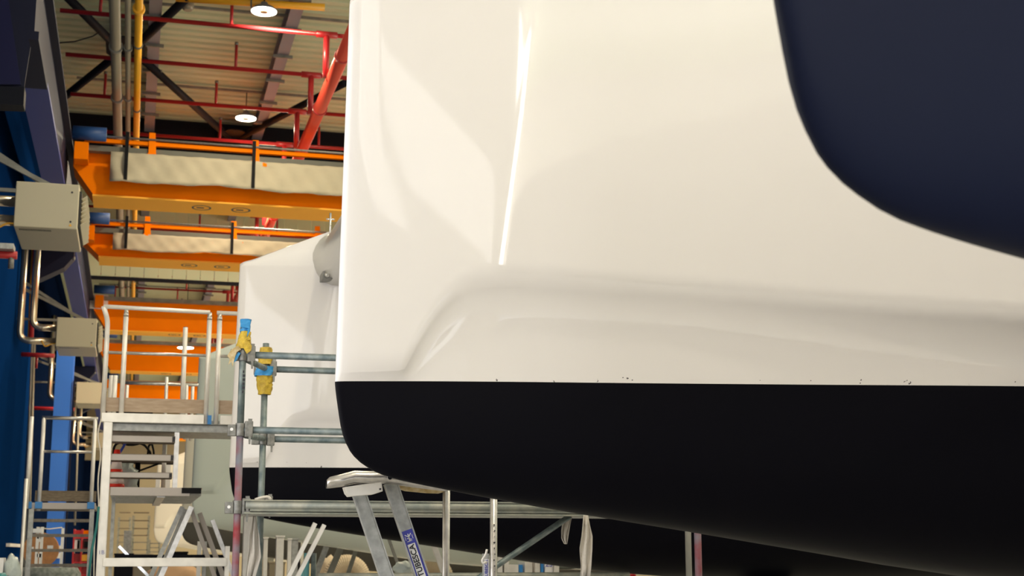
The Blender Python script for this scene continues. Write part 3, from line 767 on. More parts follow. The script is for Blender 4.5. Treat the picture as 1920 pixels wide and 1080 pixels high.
# ================================================================= PLATFORM LADDER IN FRONT (blue sticker)
YL = 7.65
ld = thing('platform_ladder', 'worn aluminium ladder with a blue sticker, standing beneath the bow', 'ladder', at(760, 1600, Y=YL).xy.to_3d())
def Lp(u, v, dy=0): return at(u, v, Y=YL + dy)
def stile(u0, v0, u1, v1, nm, w=.074, dy=0, parent=ld, m='alu_grey'):
    p, q = Lp(u0, v0, dy), Lp(u1, v1, dy); d = (q - p).normalized(); L = (p.z) / -d.z
    a = d.normalized(); side = a.cross(Vector((0, 1, 0))).normalized()
    mb = MB(); e = p + d * L
    mb.bar(p, e, w, .022, up=(0, 1, 0))
    for s in (-1, 1):
        mb.bar(p + side * s * (w / 2 - .003) + Vector((0, -.016, 0)), e + side * s * (w / 2 - .003) + Vector((0, -.016, 0)), .006, .03, up=(0, 1, 0))
    o = mb.build(nm, M[m], parent); return o, p, d, side
s1, *_ = stile(670, 918, 724, 1080, 'stile')
s2, ps, ds, ss = stile(731, 905, 790, 1080, 'stile')
# flattened top rail
top = [(612, 908, .022), (618, 905, .03), (640, 901, .034), (664, 895, .036), (690, 896, .036), (715, 895, .034), (738, 899, .028), (765, 905, .022), (800, 911, .018), (838, 917, .013)]
rows = []
for (u, v, r) in top:
    c = Lp(u, v, -.02); rr = []
    for k in range(17):
        a = k / 16 * 2 * math.pi
        rr.append(c + Vector((0, math.cos(a) * r * 1.5, math.sin(a) * r)))
    rows.append(rr)
mb = MB().grid(rows)
mb.build('top_handrail', M['alu'], ld)
tr = [(742, 908, .02), (760, 912, .026), (800, 916, .026), (822, 918, .022), (842, 916, .012)]
mb = MB().tube([Lp(u, v, .05) for u, v, r in tr], [r for u, v, r in tr], 14)
o = mb.build('rear_tube', M['gtape'], ld)
MB().prism([Lp(646, 913, -.05), Lp(716, 903, -.05), Lp(718, 921, -.05), Lp(700, 927, -.05), Lp(655, 931, -.05), Lp(650, 925, -.05)], (0, .09, 0)).build('head_bracket', M['alu_white'], ld, bevel=.003)
MB().lathe(Lp(731, 895, -.07), [(.013, -.004), (.013, .01)], 12, 'Y').build('bolt', M['chrome'], ld)
MB().lathe(Lp(713, 917, -.06), [(.005, -.004), (.005, .01)], 8, 'Y').build('rivet', M['ink'], ld)
pq = Lp(837, 920, .05)
MB().tube([(pq.x, pq.y, 0), (pq.x, pq.y, pq.z)], .0205, 16).build('rear_post', M['alu'], ld)
# ladder treads between the stiles, out of sight below the frame
for k in range(5):
    z = 1.25 - k * .27; f = (ps.z - z) / -ds.z
    c = ps + ds * f
    MB().b2((c.x - .36, c.y - .0, z - .02), (c.x + .0, c.y + .1, z + .02)).build('tread', M['alu_grey'], ld)
# blue sticker with white lettering along the stile
def on_stile(u, v): # param along stile
    p = Lp(u, v); return (p - ps).dot(ds)
t0, t1 = on_stile(757, 996), on_stile(790, 1080) + .09
w = .064
c0, c1 = ps + ds * t0, ps + ds * t1
yo = Vector((0, -.0135, 0))
st = MB().prism([c0 - ss * w / 2 + yo, c0 + ss * w / 2 + yo, c1 + ss * w / 2 + yo, c1 - ss * w / 2 + yo], (0, .002, 0)).build('sticker', M['sticker'], ld)
def text(body, size, origin, xdir, ydir, m, parent, bold=True, name='lettering'):
    c = bpy.data.curves.new(name, 'FONT'); c.body = body; c.size = size; c.extrude = .0006
    c.align_x = 'CENTER'; c.align_y = 'CENTER'
    if bold: c.offset = size * .022
    o = bpy.data.objects.new(name, c); COL.objects.link(o)
    x = Vector(xdir).normalized(); y = Vector(ydir).normalized(); z = x.cross(y)
    mw = Matrix((x, y, z)).transposed().to_4x4(); mw.translation = Vector(origin)
    o.parent = parent; o.matrix_parent_inverse = Matrix.Identity(4)
    o.matrix_basis = Matrix.Translation(-world_loc(parent)) @ mw
    c.materials.append(m)
    bpy.context.view_layer.update()
    me = bpy.data.meshes.new_from_object(o)
    n_ = bpy.data.objects.new(name, me); COL.objects.link(n_)
    n_.parent = parent; n_.matrix_basis = o.matrix_basis.copy()
    if not me.materials: me.materials.append(m)
    bpy.data.objects.remove(o); return n_
# white name panel: text reads upward along the stile
up = -ds
sx = up.cross(Vector((0, -1, 0)))
side = Vector((0, -1, 0)).cross(up)   # letter 'up' direction
tc = on_stile(780.5, 1051)
cm_ = ps + ds * tc
LT = .188
a = cm_ - up * LT / 2; b = cm_ + up * LT / 2
yo2 = Vector((0, -.0165, 0))
MB().prism([a - side * .021 + yo2, a + side * .021 + yo2, b + side * .021 + yo2, b - side * .021 + yo2], (0, .0012, 0)).build('name_panel', M['white'], st)
text('TUBESCA', .0425, cm_ + Vector((0, -.0185, 0)), up, side, M['ink'], st)
# the white figure mark above the name
g = ps + ds * on_stile(764, 1009)
for (x0_, y0_, x1_, y1_, r) in ((-.018, 0, .022, 0, .0028), (.004, 0, .02, .018, .0022), (.004, 0, .021, -.016, .0022), (-.012, -.012, .0, .012, .0018), (-.018, -.012, -.018, .016, .0014), (-.010, -.02, .012, -.02, .0012), (-.01, .02, .01, .02, .0012)):
    MB().bar(g + up * x0_ + side * y0_ + yo2, g + up * x1_ + side * y1_ + yo2, r * 2, .001, up=(0, 1, 0)).build('figure_mark', M['white'], st)

# second ladder upright further right, with a violet sticker and a hook
YU = 8.2
l2 = thing('ladder_upright', 'silver ladder upright left of the diagonal scaffold brace', 'ladder', (at(925, 1000, Y=YU).x, YU, 0))
px_ = at(925.5, 1000, Y=YU).x
MB().tube([(px_, YU, 0), (px_, YU, 2.05)], .0215, 16).build('post', M['alu'], l2)
MB().b2((px_ - .055, YU + .03, 0), (px_ - .018, YU + .05, at(915, 1038, Y=YU).z)).build('stile', M['alu_grey'], l2)
hk = MB().bend([at(913, 1030, Y=YU), at(911, 1040, Y=YU), at(904, 1050, Y=YU), at(905, 1056, Y=YU), at(913, 1054, Y=YU)], .007, .02, 8).build('hook', M['alu_white'], l2)
stk = MB().b2((px_ - .05, YU + .026, at(915, 1090, Y=YU).z), (px_ - .02, YU + .0295, at(915, 1048, Y=YU).z)).build('sticker', M['white'], l2)
text('TUBESCA', .026, (px_ - .036, YU + .0245, at(915, 1068, Y=YU).z), (0, 0, 1), (-1, 0, 0), M['sticker'], stk)
pm = MB()
for k in range(9):
    z = at(922, 985 + k * 11, Y=YU).z
    pm.b2((px_ - .006 + (k % 3) * .003, YU - .0232, z), (px_ + .002 + (k % 2) * .003, YU - .021, z + .006))
pm.build('pen_writing', M['ink'], l2)

# ================================================================= STAIR PLATFORM A
YP = 14.6
pf = thing('stair_platform', 'tall aluminium stair platform with guard rails, beside the second hull', 'platform', at(190, 1350, Y=YP).xy.to_3d())
def Pp(u, v, dy=0): return at(u, v, Y=YP + dy)
zr = Pp(300, 582).z; zm = Pp(300, 664).z; zk = Pp(300, 760).z; zdk = Pp(300, 780).z
def X(u, v=700, dy=0): return Pp(u, v, dy).x
r_ = .0245
xs_ = dict(l=X(199, 660), a=X(231), b=X(389), c=X(408))
XE = 2.2
MB().bend([(xs_['l'] - .045, YP - .1, zr), (xs_['l'], YP - .04, zr - .13), (xs_['l'], YP, zr - .35), (xs_['l'], YP, zdk - .05)], r_, .06).build('guard_post', M['alu_white'], pf)
MB().tube([(xs_['l'] - .045, YP - .1, zr), (xs_['b'], YP, zr)], .021, 14).build('top_rail', M['alu_white'], pf)
MB().tube([(xs_['c'] - .03, YP, zr), (XE, YP, zr)], .021, 14).build('top_rail', M['alu_white'], pf)
for k in 'abc':
    MB().tube([(xs_[k], YP, zdk - .07), (xs_[k], YP, zr - .05)], [r_, r_], 14).build('guard_post', M['alu_white'], pf)
    MB().tube([(xs_[k], YP, zr - .08), (xs_[k], YP, zr)], [r_ * 1.05, r_ * .8], 14).build('post_collar', M['alu'], pf)
MB().tube([(xs_['l'] - .03, YP, zm), (xs_['b'], YP, zm)], .016, 12).build('mid_rail', M['alu'], pf)
MB().tube([(xs_['c'], YP, zm), (XE, YP, zm)], .016, 12).build('mid_rail', M['alu'], pf)
zt0, zt1 = Pp(300, 773).z, Pp(300, 747).z
MB().b2((xs_['l'] - .03, YP + .03, zt0), (xs_['b'] - .02, YP + .05, zt1)).build('kickboard', M['wood'], pf)
MB().b2((xs_['c'], YP + .03, zt0), (XE, YP + .05, zt1)).build('kickboard', M['wood'], pf)
zb0, zb1 = Pp(300, 794).z, Pp(300, 777).z
MB().b2((X(190, 790), YP - .05, zb0), (X(382, 790), YP + .02, zb1)).build('deck_beam', M['alu_white'], pf, bevel=.004)
MB().b2((X(412, 790), YP - .05, zb0), (XE, YP + .02, zb1)).build('deck_beam', M['alu_white'], pf, bevel=.004)
MB().b2((X(389, 790), YP - .04, zb0), (X(396, 790), YP + .02, zb1)).build('corner_clip', M['blue_plastic'], pf)
MB().b2((X(192, 790), YP + .02, zb0 - .0), (XE, YP + 1.0, zb0 + .04)).build('deck_panel', M['alu_grey'], pf)
# back guard: shorter posts
for (u, v0, v1, dy) in ((345, 614, 748, .95), (312, 707, 748, 3.0), (350, 722, 748, 3.0), (361, 722, 748, 3.2), (215, 704, 748, .9), (208, 704, 748, 1.0), (238, 722, 748, 2.9)):
    x = at(u, (v0 + v1) / 2, Y=YP + dy).x
    MB().tube([(x, YP + dy, zdk), (x, YP + dy, at(u, v0, Y=YP + dy).z)], .025 if dy < 2 else .02, 12).build('rear_post', M['alu_white'], pf)
    if v0 in (614, 704): MB().tube([(x, YP + dy, at(u, v0, Y=YP + dy).z), (x, YP + dy, at(u, v0, Y=YP + dy).z + .006)], .02, 12).build('post_plug', M['ink'], pf)
p, q = at(232, 718, Y=YP + 3), at(372, 726, Y=YP + 3)
MB().tube([p, (q.x, q.y, p.z)], .018, 10).build('rear_rail', M['alu'], pf)
# main left column and lower frame
xc = X(197, 880)
MB().b2((X(190, 880) , YP - .05, 0), (X(207, 880), YP + .06, zb0)).build('column', M['alu_white'], pf, bevel=.006)
MB().b2((X(212, 880), YP + .25, 0), (X(219, 880), YP + .33, Pp(216, 930).z)).build('inner_column', M['alu_grey'], pf)
text('1B', .055, (X(190.5, 1030), YP - .053, Pp(186, 1036).z), (1, 0, .05), (0, 0, 1), M['blueink'], pf, bold=False, name='pen_lettering')
# landing and steps
zL1, zL0 = Pp(300, 914).z, Pp(300, 930).z
xl0, xl1 = X(206, 920), X(360, 920)
MB().b2((xl0, YP, zL0), (xl1 - .02, YP + .06, zL1)).build('landing_beam', M['treadedge'], pf, bevel=.004)
MB().b2((xl1 - .10, YP - .005, zL1 - .055), (xl1 + .09, YP + .05, zL1)).build('landing_hinge', M['black'], pf)
MB().b2((xl0, YP + .06, zL1 - .012), (xl1 + .1, YP + 2.9, zL1 + .002)).build('landing_deck', M['wood'], pf)
for k in range(9):
    yy = YP + .2 + k * .3
    MB().b2((xl0, yy, zL0 + .015), (xl1 + .1, yy + .17, zL1 - .014)).build('landing_slat', M['alu_grey'], pf)
MB().b2((xl0 + .45, YP + .1, zL0 - .01), (xl0 + .53, YP + 2.8, zL0 + .012)).build('landing_joist', M['alu'], pf)
for (va, vb) in ((816, 829), (851, 864), (885, 896)):
    z1_, z0_ = Pp(260, va).z, Pp(260, vb).z
    k = (va - 816) / 35
    x1_ = X(329 - k * 3, va)
    MB().b2((X(207, va), YP + .02 - .0 * k, z0_), (x1_, YP + .26, z1_)).build('step', M['tread'], pf, bevel=.003)
    MB().b2((X(207, va), YP - .0, z0_ + .004), (x1_ - .03, YP + .019, z1_ - .008)).build('step_nosing', M['treadedge'], pf)
    MB().b2((x1_ - .025, YP - .002, z0_ + .012), (x1_ - .002, YP + .018, z1_ - .01)).build('step_plug', M['ink'], pf)
MB().b2((X(326, 860), YP + .08, zL1), (X(335, 860), YP + .15, zb0)).build('stringer', M['alu'], pf)
MB().tube([(X(308, 860, .9), YP + .9, zL1), (X(308, 860, .9), YP + .9, zb0)], .023, 12).build('rear_post', M['alu_white'], pf)
MB().b2((X(207, 800), YP + .05, zb0 - .075), (XE, YP + .9, zb0 - .005)).build('deck_joist', M['alu_grey'], pf)
# lower bracing
zc0, zc1 = Pp(300, 1062).z, Pp(300, 1046).z
MB().b2((X(193, 1050), YP - .08, zc0), (X(424, 1050), YP - .03, zc1)).build('cross_rail', M['alu_white'], pf, bevel=.004)
MB().b2((X(223, 1040, 1.4), YP + 1.4, Pp(300, 1047, 1.4).z), (X(430, 1040, 1.4), YP + 1.46, Pp(300, 1040, 1.4).z)).build('rear_cross_rail', M['black_steel'], pf)
def diag(u0, v0, u1, v1, dy, w, m='alu_grey'):
    p, q = Pp(u0, v0, dy), Pp(u1, v1, dy); d = q - p; L = (p.z - .06) / -d.z
    MB().bar(p, p + d * L, w, .04, up=(0, 1, 0)).build('diagonal_strut', M[m], pf)
diag(342, 950, 283, 1080, .5, .045); diag(349, 955, 297, 1080, .7, .05); diag(359, 950, 302, 1080, -.01, .05, 'alu')
diag(358, 955, 402, 1080, .9, .045, 'treadedge'); diag(374, 962, 418, 1080, 1.1, .05, 'treadedge'); diag(398, 975, 430, 1060, 1.2, .045, 'alu')
for (u, dy, m) in ((373, 1.8, 'alu_white'), (383, 1.8, 'alu_grey'), (426, -.05, 'alu_white')):
    x = X(u, 1050, dy); MB().b2((x - .022, YP + dy, 0), (x + .022, YP + dy + .05, Pp(u, 1015 if u != 426 else 1024, dy).z)).build('rear_leg', M[m], pf)
# handrail bits of cable along the column
pts = [Pp(190, 785, -.1), Pp(182, 815, -.1), Pp(190, 850, -.1), Pp(183, 900, -.1), Pp(186, 960, -.1), Pp(177, 1010, -.1), Pp(176, 1085, -.1)]
tag(MB().bend(pts, .007, .15, 8).build('hanging_cable', M['rag']), 'thin pale cable hanging down the platform column', 'cable')
tag(MB().bend([at(185, 950, Y=14.2), at(182, 985, Y=14.2), at(172, 1030, Y=14.2), at(166, 1085, Y=14.2)], .012, .2, 8).build('teal_hose', M['teal']), 'dark teal hose hanging left of the platform column', 'hose')

# ---- things on and behind the landing
zl = zL1 + .002
def cone(x, y, z, h, lab):
    t = thing('traffic_cone', lab, 'cone', (x, y, z))
    R0 = .092; segs = [(0, .09, 'conered'), (.09, .25, 'conewhite'), (.25, .48, 'conered'), (.48, .77, 'conewhite'), (.77, 1.0, 'conered')]
    MB().b2((x - .11, y - .11, z), (x + .11, y + .11, z + .02)).build('base', M['conered'], t)
    for i, (a, b, m) in enumerate(segs):
        ra, rb = R0 * (1 - a) + .028 * a, R0 * (1 - b) + .028 * b
        MB().lathe((x, y, z + .02), [(ra, a * h), (rb, b * h)]).build('band', M[m], t)
cone(X(218, 880, .6), YP + .62, zl, .385, 'red and white traffic cone standing on the platform landing')
t = thing('hose_reel', 'black hose reel hanging behind the upper platform steps', 'hose reel', Pp(245, 800, 1.2))
c = Pp(247, 792, 1.2)
MB().lathe(c, [(.24, 0), (.24, .05), (.19, .05), (.19, .16), (.24, .16), (.24, .2)], 30, 'Y').build('drum', M['black'], t)
for k in range(3):
    rr = .2 + .01 * k
    MB().tube([c + Vector((math.cos(a * .2094) * rr, -.01 + k * .03, math.sin(a * .2094) * rr)) for a in range(31)], .012, 8).build('hose_loop', M['pipe_grey'] if k == 1 else M['black'], t)
tag(MB().bend([Pp(247, 795, 1.0), Pp(240, 820, 1.0), Pp(229, 843, 1.0), Pp(206, 870, 1.0)], .014, .12, 8).build('air_hose', M['bluewire']), 'dark blue air hose running down behind the steps', 'hose')
tag(MB().bend([Pp(212, 866, 1.1), Pp(214, 830, 1.1), Pp(245, 829, 1.1), Pp(270, 832, 1.1), Pp(283, 850, 1.1), Pp(280, 862, 1.1)], .013, .2, 8).build('power_cable', M['black']), 'black cable arching behind the middle steps', 'cable')
tag(MB().bend([Pp(276, 862, 1.3), Pp(279, 835, 1.3), Pp(285, 832, 1.3), Pp(289, 850, 1.3), Pp(286, 866, 1.3)], .011, .1, 8).build('power_cable', M['black']), 'short black cable loop behind the middle steps, right one', 'cable')
t = thing('work_stool', 'black stool with a flat seat standing on the landing', 'stool', (X(258, 880, 1.4), YP + 1.4, zl))
c = Vector((X(258, 880, 1.4), YP + 1.4, zl)); zs = Pp(280, 869, 1.4).z
MB().b2((c.x - .22, c.y - .15, zs), (c.x + .42, c.y + .2, zs + .05)).build('seat', M['black'], t, bevel=.02)
MB().tube([c + Vector((0, 0, .03)), (c.x, c.y, zs)], .028, 12).build('column', M['black'], t)
MB().lathe(c, [(.2, 0), (.2, .015), (.03, .04)]).build('base', M['black'], t)
for s in (-1, 1): MB().bar((c.x + s * .02, c.y, zs - .08), (c.x + s * .16 + .06, c.y, zs), .02, .02).build('bracket', M['black'], t)
# crumpled plastic film beside the cone
random.seed(4); rows = []
for j in range(9):
    r = []
    for k in range(14):
        a = k / 13 * 2 * math.pi; rad = .11 * (1 + .25 * random.uniform(-1, 1)) * (1.0 if j < 7 else .5)
        r.append((X(238, 880, .9) + math.cos(a) * rad, YP + .9 + math.sin(a) * rad, zl + .004 + j * .035))
    r.append(r[0]); rows.append(r)
tag(MB().grid(rows).build('plastic_bag', M['plastic'], solid=.002), 'crumpled clear plastic bag beside the traffic cone', 'bag')
yw = YP + 2.3
tag(MB().b2((at(292, 905, Y=yw).x, yw, zl), (at(300, 905, Y=yw).x, yw + .1, at(300, 893, Y=yw).z)).b2((at(296, 905, Y=yw).x, yw, zl), (at(318, 905, Y=yw).x, yw + .1, zl + .03)).b2((at(310, 905, Y=yw).x, yw, zl), (at(319, 905, Y=yw).x, yw + .1, at(310, 868, Y=yw).z)).build('white_post_frame', M['white']), 'white post frame standing on the landing behind the right end of the steps', 'frame')

# ================================================================= STAIR PLATFORM B
YQ = 17.6
pb = thing('small_stair_platform', 'narrow aluminium stair platform with blue clamps at the left', 'platform', at(60, 1290, Y=YQ).xy.to_3d())
def Qp(u, v, dy=0): return at(u, v, Y=YQ + dy)
def QX(u, v=900, dy=0): return Qp(u, v, dy).x
zt_, zmm, zk1, zk0, zd1, zd0 = (Qp(120, v).z for v in (784, 847, 920, 940, 943, 955))
xl, xr, xo = QX(78, 860), QX(175, 860), QX(57, 860)
MB().tube([(xl - .02, YQ, zt_), (xr + .03, YQ, zt_)], .022, 12).build('top_rail', M['alu'], pb)
MB().tube([(xl, YQ, zmm), (xr, YQ, zmm)], .016, 12).build('mid_rail', M['alu'], pb)
for x in (xl, xr):
    MB().tube([(x, YQ, zd0 - .02), (x, YQ, zt_)], .023, 14).build('guard_post', M['alu_white'], pb)
MB().tube([(xo, YQ - .2, zd0), (xo, YQ - .2, Qp(60, 784).z)], .024, 14).build('outer_post', M['alu_white'], pb)
MB().b2((QX(67), YQ + .03, zk0), (QX(182), YQ + .06, zk1)).build('kickboard', M['woodgrey'], pb)
MB().b2((QX(52, 945), YQ - .04, zd0), (QX(180, 945), YQ + .02, zd1)).build('deck_beam', M['treadedge'], pb, bevel=.003)
MB().b2((QX(55, 945), YQ + .02, zd0), (QX(180, 945), YQ + .8, zd1 - .02)).build('deck_panel', M['tread'], pb)
for x in (xo + .01, xl, xr):
    MB().b2((x - .04, YQ - .07, zd0 + .005), (x + .04, YQ - .03, zd1 + .01)).build('clamp', M['blue_plastic'], pb, bevel=.004)
for i, v in enumerate((976, 1004, 1032, 1060)):
    z = Qp(110, v).z
    MB().b2((QX(58, v), YQ - .05, z - .017), (QX(172, v), YQ + .12, z + .017)).build('step', M['tread'], pb)
for (u, w) in ((56, .055), (170, .05)):
    x = QX(u, 1010); MB().b2((x - w / 2, YQ - .06, 0), (x + w / 2, YQ + .0, zd0)).build('stringer', M['alu_grey'], pb)
x = QX(46, 1010); MB().tube([(x, YQ - .3, 0), (x, YQ - .3, Qp(55, 900).z)], .02, 12).build('outer_handrail', M['alu_white'], pb)

# ================================================================= LOWER BACKGROUND, LEFT
t = thing('cable_drum', 'brown round plywood cable drum behind the narrow stair platform', 'drum', at(76, 1300, Y=24).xy.to_3d())
c = at(76, 1031, Y=24)
MB().lathe(c, [(.27, 0), (.27, .03), (.1, .03), (.1, .3), (.27, .3), (.27, .33)], 36, 'Y').build('flange', M['drum'], t)
for a in (0.3, 1.7, 3.0): MB().box(c + Vector((math.cos(a) * .15, -.004, math.sin(a) * .15)), (.09, .006, .05)).build('paper_tag', M['white'], t)
MB().b2((c.x - .16, c.y, 0), (c.x + .16, c.y + .33, c.z - .25)).build('cradle', M['tread'], t)
def post_rack(ulist, v0, Y, lab, m='alu_white'):
    t = thing('post_stand', lab, 'stand', at(ulist[0], 1300, Y=Y).xy.to_3d(), 'white post stands')
    for u in ulist:
        x = at(u, 1030, Y=Y).x; MB().b2((x - .02, Y, 0), (x + .02, Y + .04, at(u, v0, Y=Y).z)).build('post', M[m], t)
    if len(ulist) > 1:
        for v in (1010, 1045):
            MB().b2((at(ulist[0], v, Y=Y).x, Y, at(70, v, Y=Y).z), (at(ulist[-1], v, Y=Y).x, Y + .03, at(70, v, Y=Y).z + .05)).build('rung', M[m], t)
    return t
post_rack((69, 77), 988, 21, 'pair of white posts with a sign in front of the cable drum')
post_rack((116,), 990, 22, 'single white post in front of the blue column')
tag(MB().b2((at(60, 995, Y=20.9).x, 20.96, at(60, 999, Y=20.9).z), (at(79, 995, Y=20.9).x, 21.0, at(60, 991, Y=20.9).z)).build('small_sign', M['white']), 'small white rectangular sign on the paired posts', 'sign')
tag(MB().tube([at(75, 990, Y=21), at(92, 992, Y=21.5), at(116, 989, Y=22)], .008, 6).build('barrier_string', M['rag']), 'thin string stretched between the white posts', 'string')
for i, (v0, v1, lab) in enumerate(((1023, 1033, 'upper white paper note on the foot of the blue column'), (1036, 1047, 'lower white paper note on the foot of the blue column'))):
    p, q = at(103, v0, Y=38.5), at(113, v1, Y=38.5)
    tag(MB().b2((p.x, 38.5, q.z), (q.x, 38.58, p.z)).build('paper_note', M['white']), lab, 'paper')
# red first-aid / extinguisher trolley
t = thing('red_trolley', 'red metal trolley loaded with bottles behind the stairs', 'trolley', at(150, 1250, Y=30).xy.to_3d())
def R_(u, v): return at(u, v, Y=30)
for (v0, v1) in ((994, 1010), (1012, 1032), (1038, 1056), (1062, 1080)):
    a_, b_ = R_(137, v1), R_(167, v0)
    MB().b2((a_.x, 30.2, a_.z), (b_.x, 30.5, b_.z)).build('shelf_back', M['redcab'], t)
    MB().b2((a_.x, 30.0, a_.z), (b_.x, 30.2, a_.z + .03)).build('shelf', M['redcab'], t)
for u in (137, 152, 167):
    x = R_(u, 1040).x; MB().b2((x - .015, 29.98, 0), (x + .015, 30.5, R_(u, 992).z)).build('upright', M['redcab'], t)
for (u, v0, v1, m, lab, w) in ((143, 1012, 1031, 'white', 'white container on the red trolley, middle shelf left', .055), (147, 1013, 1031, 'rag', 'pale bottle beside the white container on the red trolley', .03), (160, 1040, 1052, 'yellow', 'yellow tray on the lower shelf of the red trolley', .09),
                        (162, 1015, 1026, 'black', 'small black box on the red trolley, middle shelf right', .05), (162, 995, 1003, 'orange', 'orange packet on the top shelf of the red trolley', .06)):
    p, q = R_(u, v1), R_(u, v0)
    tag(MB().b2((p.x - w, 30.03, p.z + .0), (p.x + w, 30.15, q.z)).build('container', M[m]), lab, 'container')
tag(MB().lathe((at(77, 1090, Y=20).x + .05, 20, 0), [(.4, 0), (.45, .2), (.45, at(90, 1064, Y=20).z - .08), (.4, at(90, 1064, Y=20).z)], 24).build('grey_bin', M['concretegrey']), 'mottled grey drum at the foot of the narrow stairs', 'drum')
# bags at the lower-left corner
def blob(c, r, m, nm, lab, cat, sd):
    random.seed(sd); bm_ = MB(); bmesh.ops.create_icosphere(bm_.bm, subdivisions=3, radius=1)
    for v in bm_.bm.verts:
        k = 1 + .13 * math.sin(v.co.x * 5 + sd) * math.cos(v.co.z * 6) + .05 * math.sin(v.co.y * 13 + v.co.z * 9)
        v.co = Vector(c) + Vector((v.co.x * r[0], v.co.y * r[1], v.co.z * r[2])) * k
    for f in bm_.bm.faces: f.smooth = True
    tag(bm_.build(nm, m), lab, cat)
p = at(22, 1085, Y=15.6)
blob((p.x, 15.6, p.z + .05), (.085, .12, .19), M['plastic'], 'plastic_sack', 'clear plastic sack of rags at the lower left corner', 'bag', 3)
p = at(18, 1083, Y=15.2); blob((p.x, 15.2, p.z - .05), (.09, .1, .07), M['purple'], 'purple_bag', 'dark purple bag in front of the plastic sack', 'bag', 4)
p = at(2, 1083, Y=15.1); blob((p.x, 15.1, p.z - .02), (.07, .1, .07), M['tealbag'], 'teal_bag', 'teal bag at the extreme lower left corner', 'bag', 5)
tag(MB().b2((at(-14, 1060, Y=15.5).x, 15.5, at(0, 1095, Y=15.5).z), (at(6, 1060, Y=15.5).x, 15.8, at(0, 1046, Y=15.5).z)).build('paper_carton', M['white']), 'white carton at the left edge behind the teal bag', 'box')
xt = at(-30, 1100, Y=15.4).x
t = thing('side_table', 'grey table at the lower left holding the bags', 'table', (xt, 15.4, 0))
zt5 = at(10, 1098, Y=15.4).z
MB().b2((xt, 14.95, zt5 - .04), (at(36, 1100, Y=15.4).x, 15.95, zt5)).build('table_top', M['galv_dull'], t)
for dx in (.02, .26):
    for yy in (15.0, 15.85): MB().b2((xt + dx, yy, 0), (xt + dx + .04, yy + .04, zt5 - .04)).build('leg', M['galv_dull'], t)

# ---- racks and ladders at the far end, seen under the landing
def far_rack(u0, u1, vtop, Y, lab, rung=(960, 975, 990, 1003, 1016, 1030), m='galv_warm', sheet=None):
    t = thing('storage_rack', lab, 'rack', at(u0, 1150, Y=Y).xy.to_3d(), 'far storage racks')
    for u in (u0, u1):
        x = at(u, 1000, Y=Y).x; MB().b2((x - .04, Y, 0), (x + .04, Y + .08, at(u, vtop, Y=Y).z)).build('upright', M[m], t)
    a_, b_ = at(u0, 1000, Y=Y).x, at(u1, 1000, Y=Y).x
    for v in rung:
        z = at(u0, v, Y=Y).z; MB().b2((a_, Y, z - .03), (b_, Y + .5, z)).build('shelf', M['woodgrey'] if v < 1015 else M['galv_dull'], t)
    return t
far_rack(249, 278, 967, 50, 'tall cream ladder rack in the far end, left of the cream hull')
far_rack(222, 243, 970, 58, 'distant shelving rack at the far end, leftmost beyond the column')
far_rack(281, 300, 1012, 52, 'grey wire cage rack under the cream hull', (1018, 1026, 1034))
far_rack(236, 243, 995, 31.6, 'slim pale post frame with a blue cap', (1040,), 'alu_grey')
tag(MB().bar(at(223, 1024, Y=16.5), at(280, 1082, Y=16.5), .03, .02).build('loose_tube', M['chrome']), 'shiny slanting tube behind the cross rail', 'tube')
random.seed(21)
kinds = [('tool_crate', 'cardboard', 'crate'), ('machine_box', 'black_steel', 'box'), ('parts_bin', 'galv_warm', 'bin'), ('foam_block', 'gel_cream', 'block'), ('tool_cabinet', 'pipe_grey', 'cabinet')]
floor_items = [(232, 30, 1, 'brown crate low behind the inner column'), (252, 33, 0, 'brown crate beside the slanting tube'), (268, 31, 4, 'grey-brown cabinet under the cross rail'),
               (300, 29, 1, 'dark machine box between the slanting struts'), (318, 34, 0, 'brown crate under the far cream hull'), (338, 30, 1, 'black box low beneath the beige hull'),
               (352, 36, 3, 'cream foam block under the beige hull'), (366, 33, 2, 'steel bin left of the white rear leg'), (396, 31, 2, 'steel bin between the rear struts'),
               (412, 36, 1, 'dark box right of the rear struts'), (520, 32, 4, 'grey cabinet behind the grey support posts'), (560, 34, 1, 'dark box behind the support posts'),
               (505, 36, 2, 'steel bin right of the red upright'), (640, 38, 1, 'dark box behind the flexible ducts')]
for (u, Yi, k, lab) in floor_items:
    nm, m, c_ = kinds[k]; x = at(u, 1050, Y=Yi).x; ztop = at(u, 1040 + random.uniform(-6, 16), Y=Yi).z
    t = thing(nm, lab, c_, (x, Yi, 0)); w = random.uniform(.1, .22)
    MB().b2((x - w, Yi, 0), (x + w, Yi + .5, ztop - .04)).build('body', M[m], t, bevel=.01)
    MB().b2((x - w - .01, Yi - .01, ztop - .04), (x + w + .01, Yi + .51, ztop)).build('lid', M[m], t)
# brown tarpaulin heap
p = at(330, 1072, Y=25); blob((p.x, 25, p.z - .2), (.5, .4, .35), M['cardboard'], 'tarpaulin_heap', 'brown crumpled tarpaulin below the cross rail', 'tarpaulin', 9)

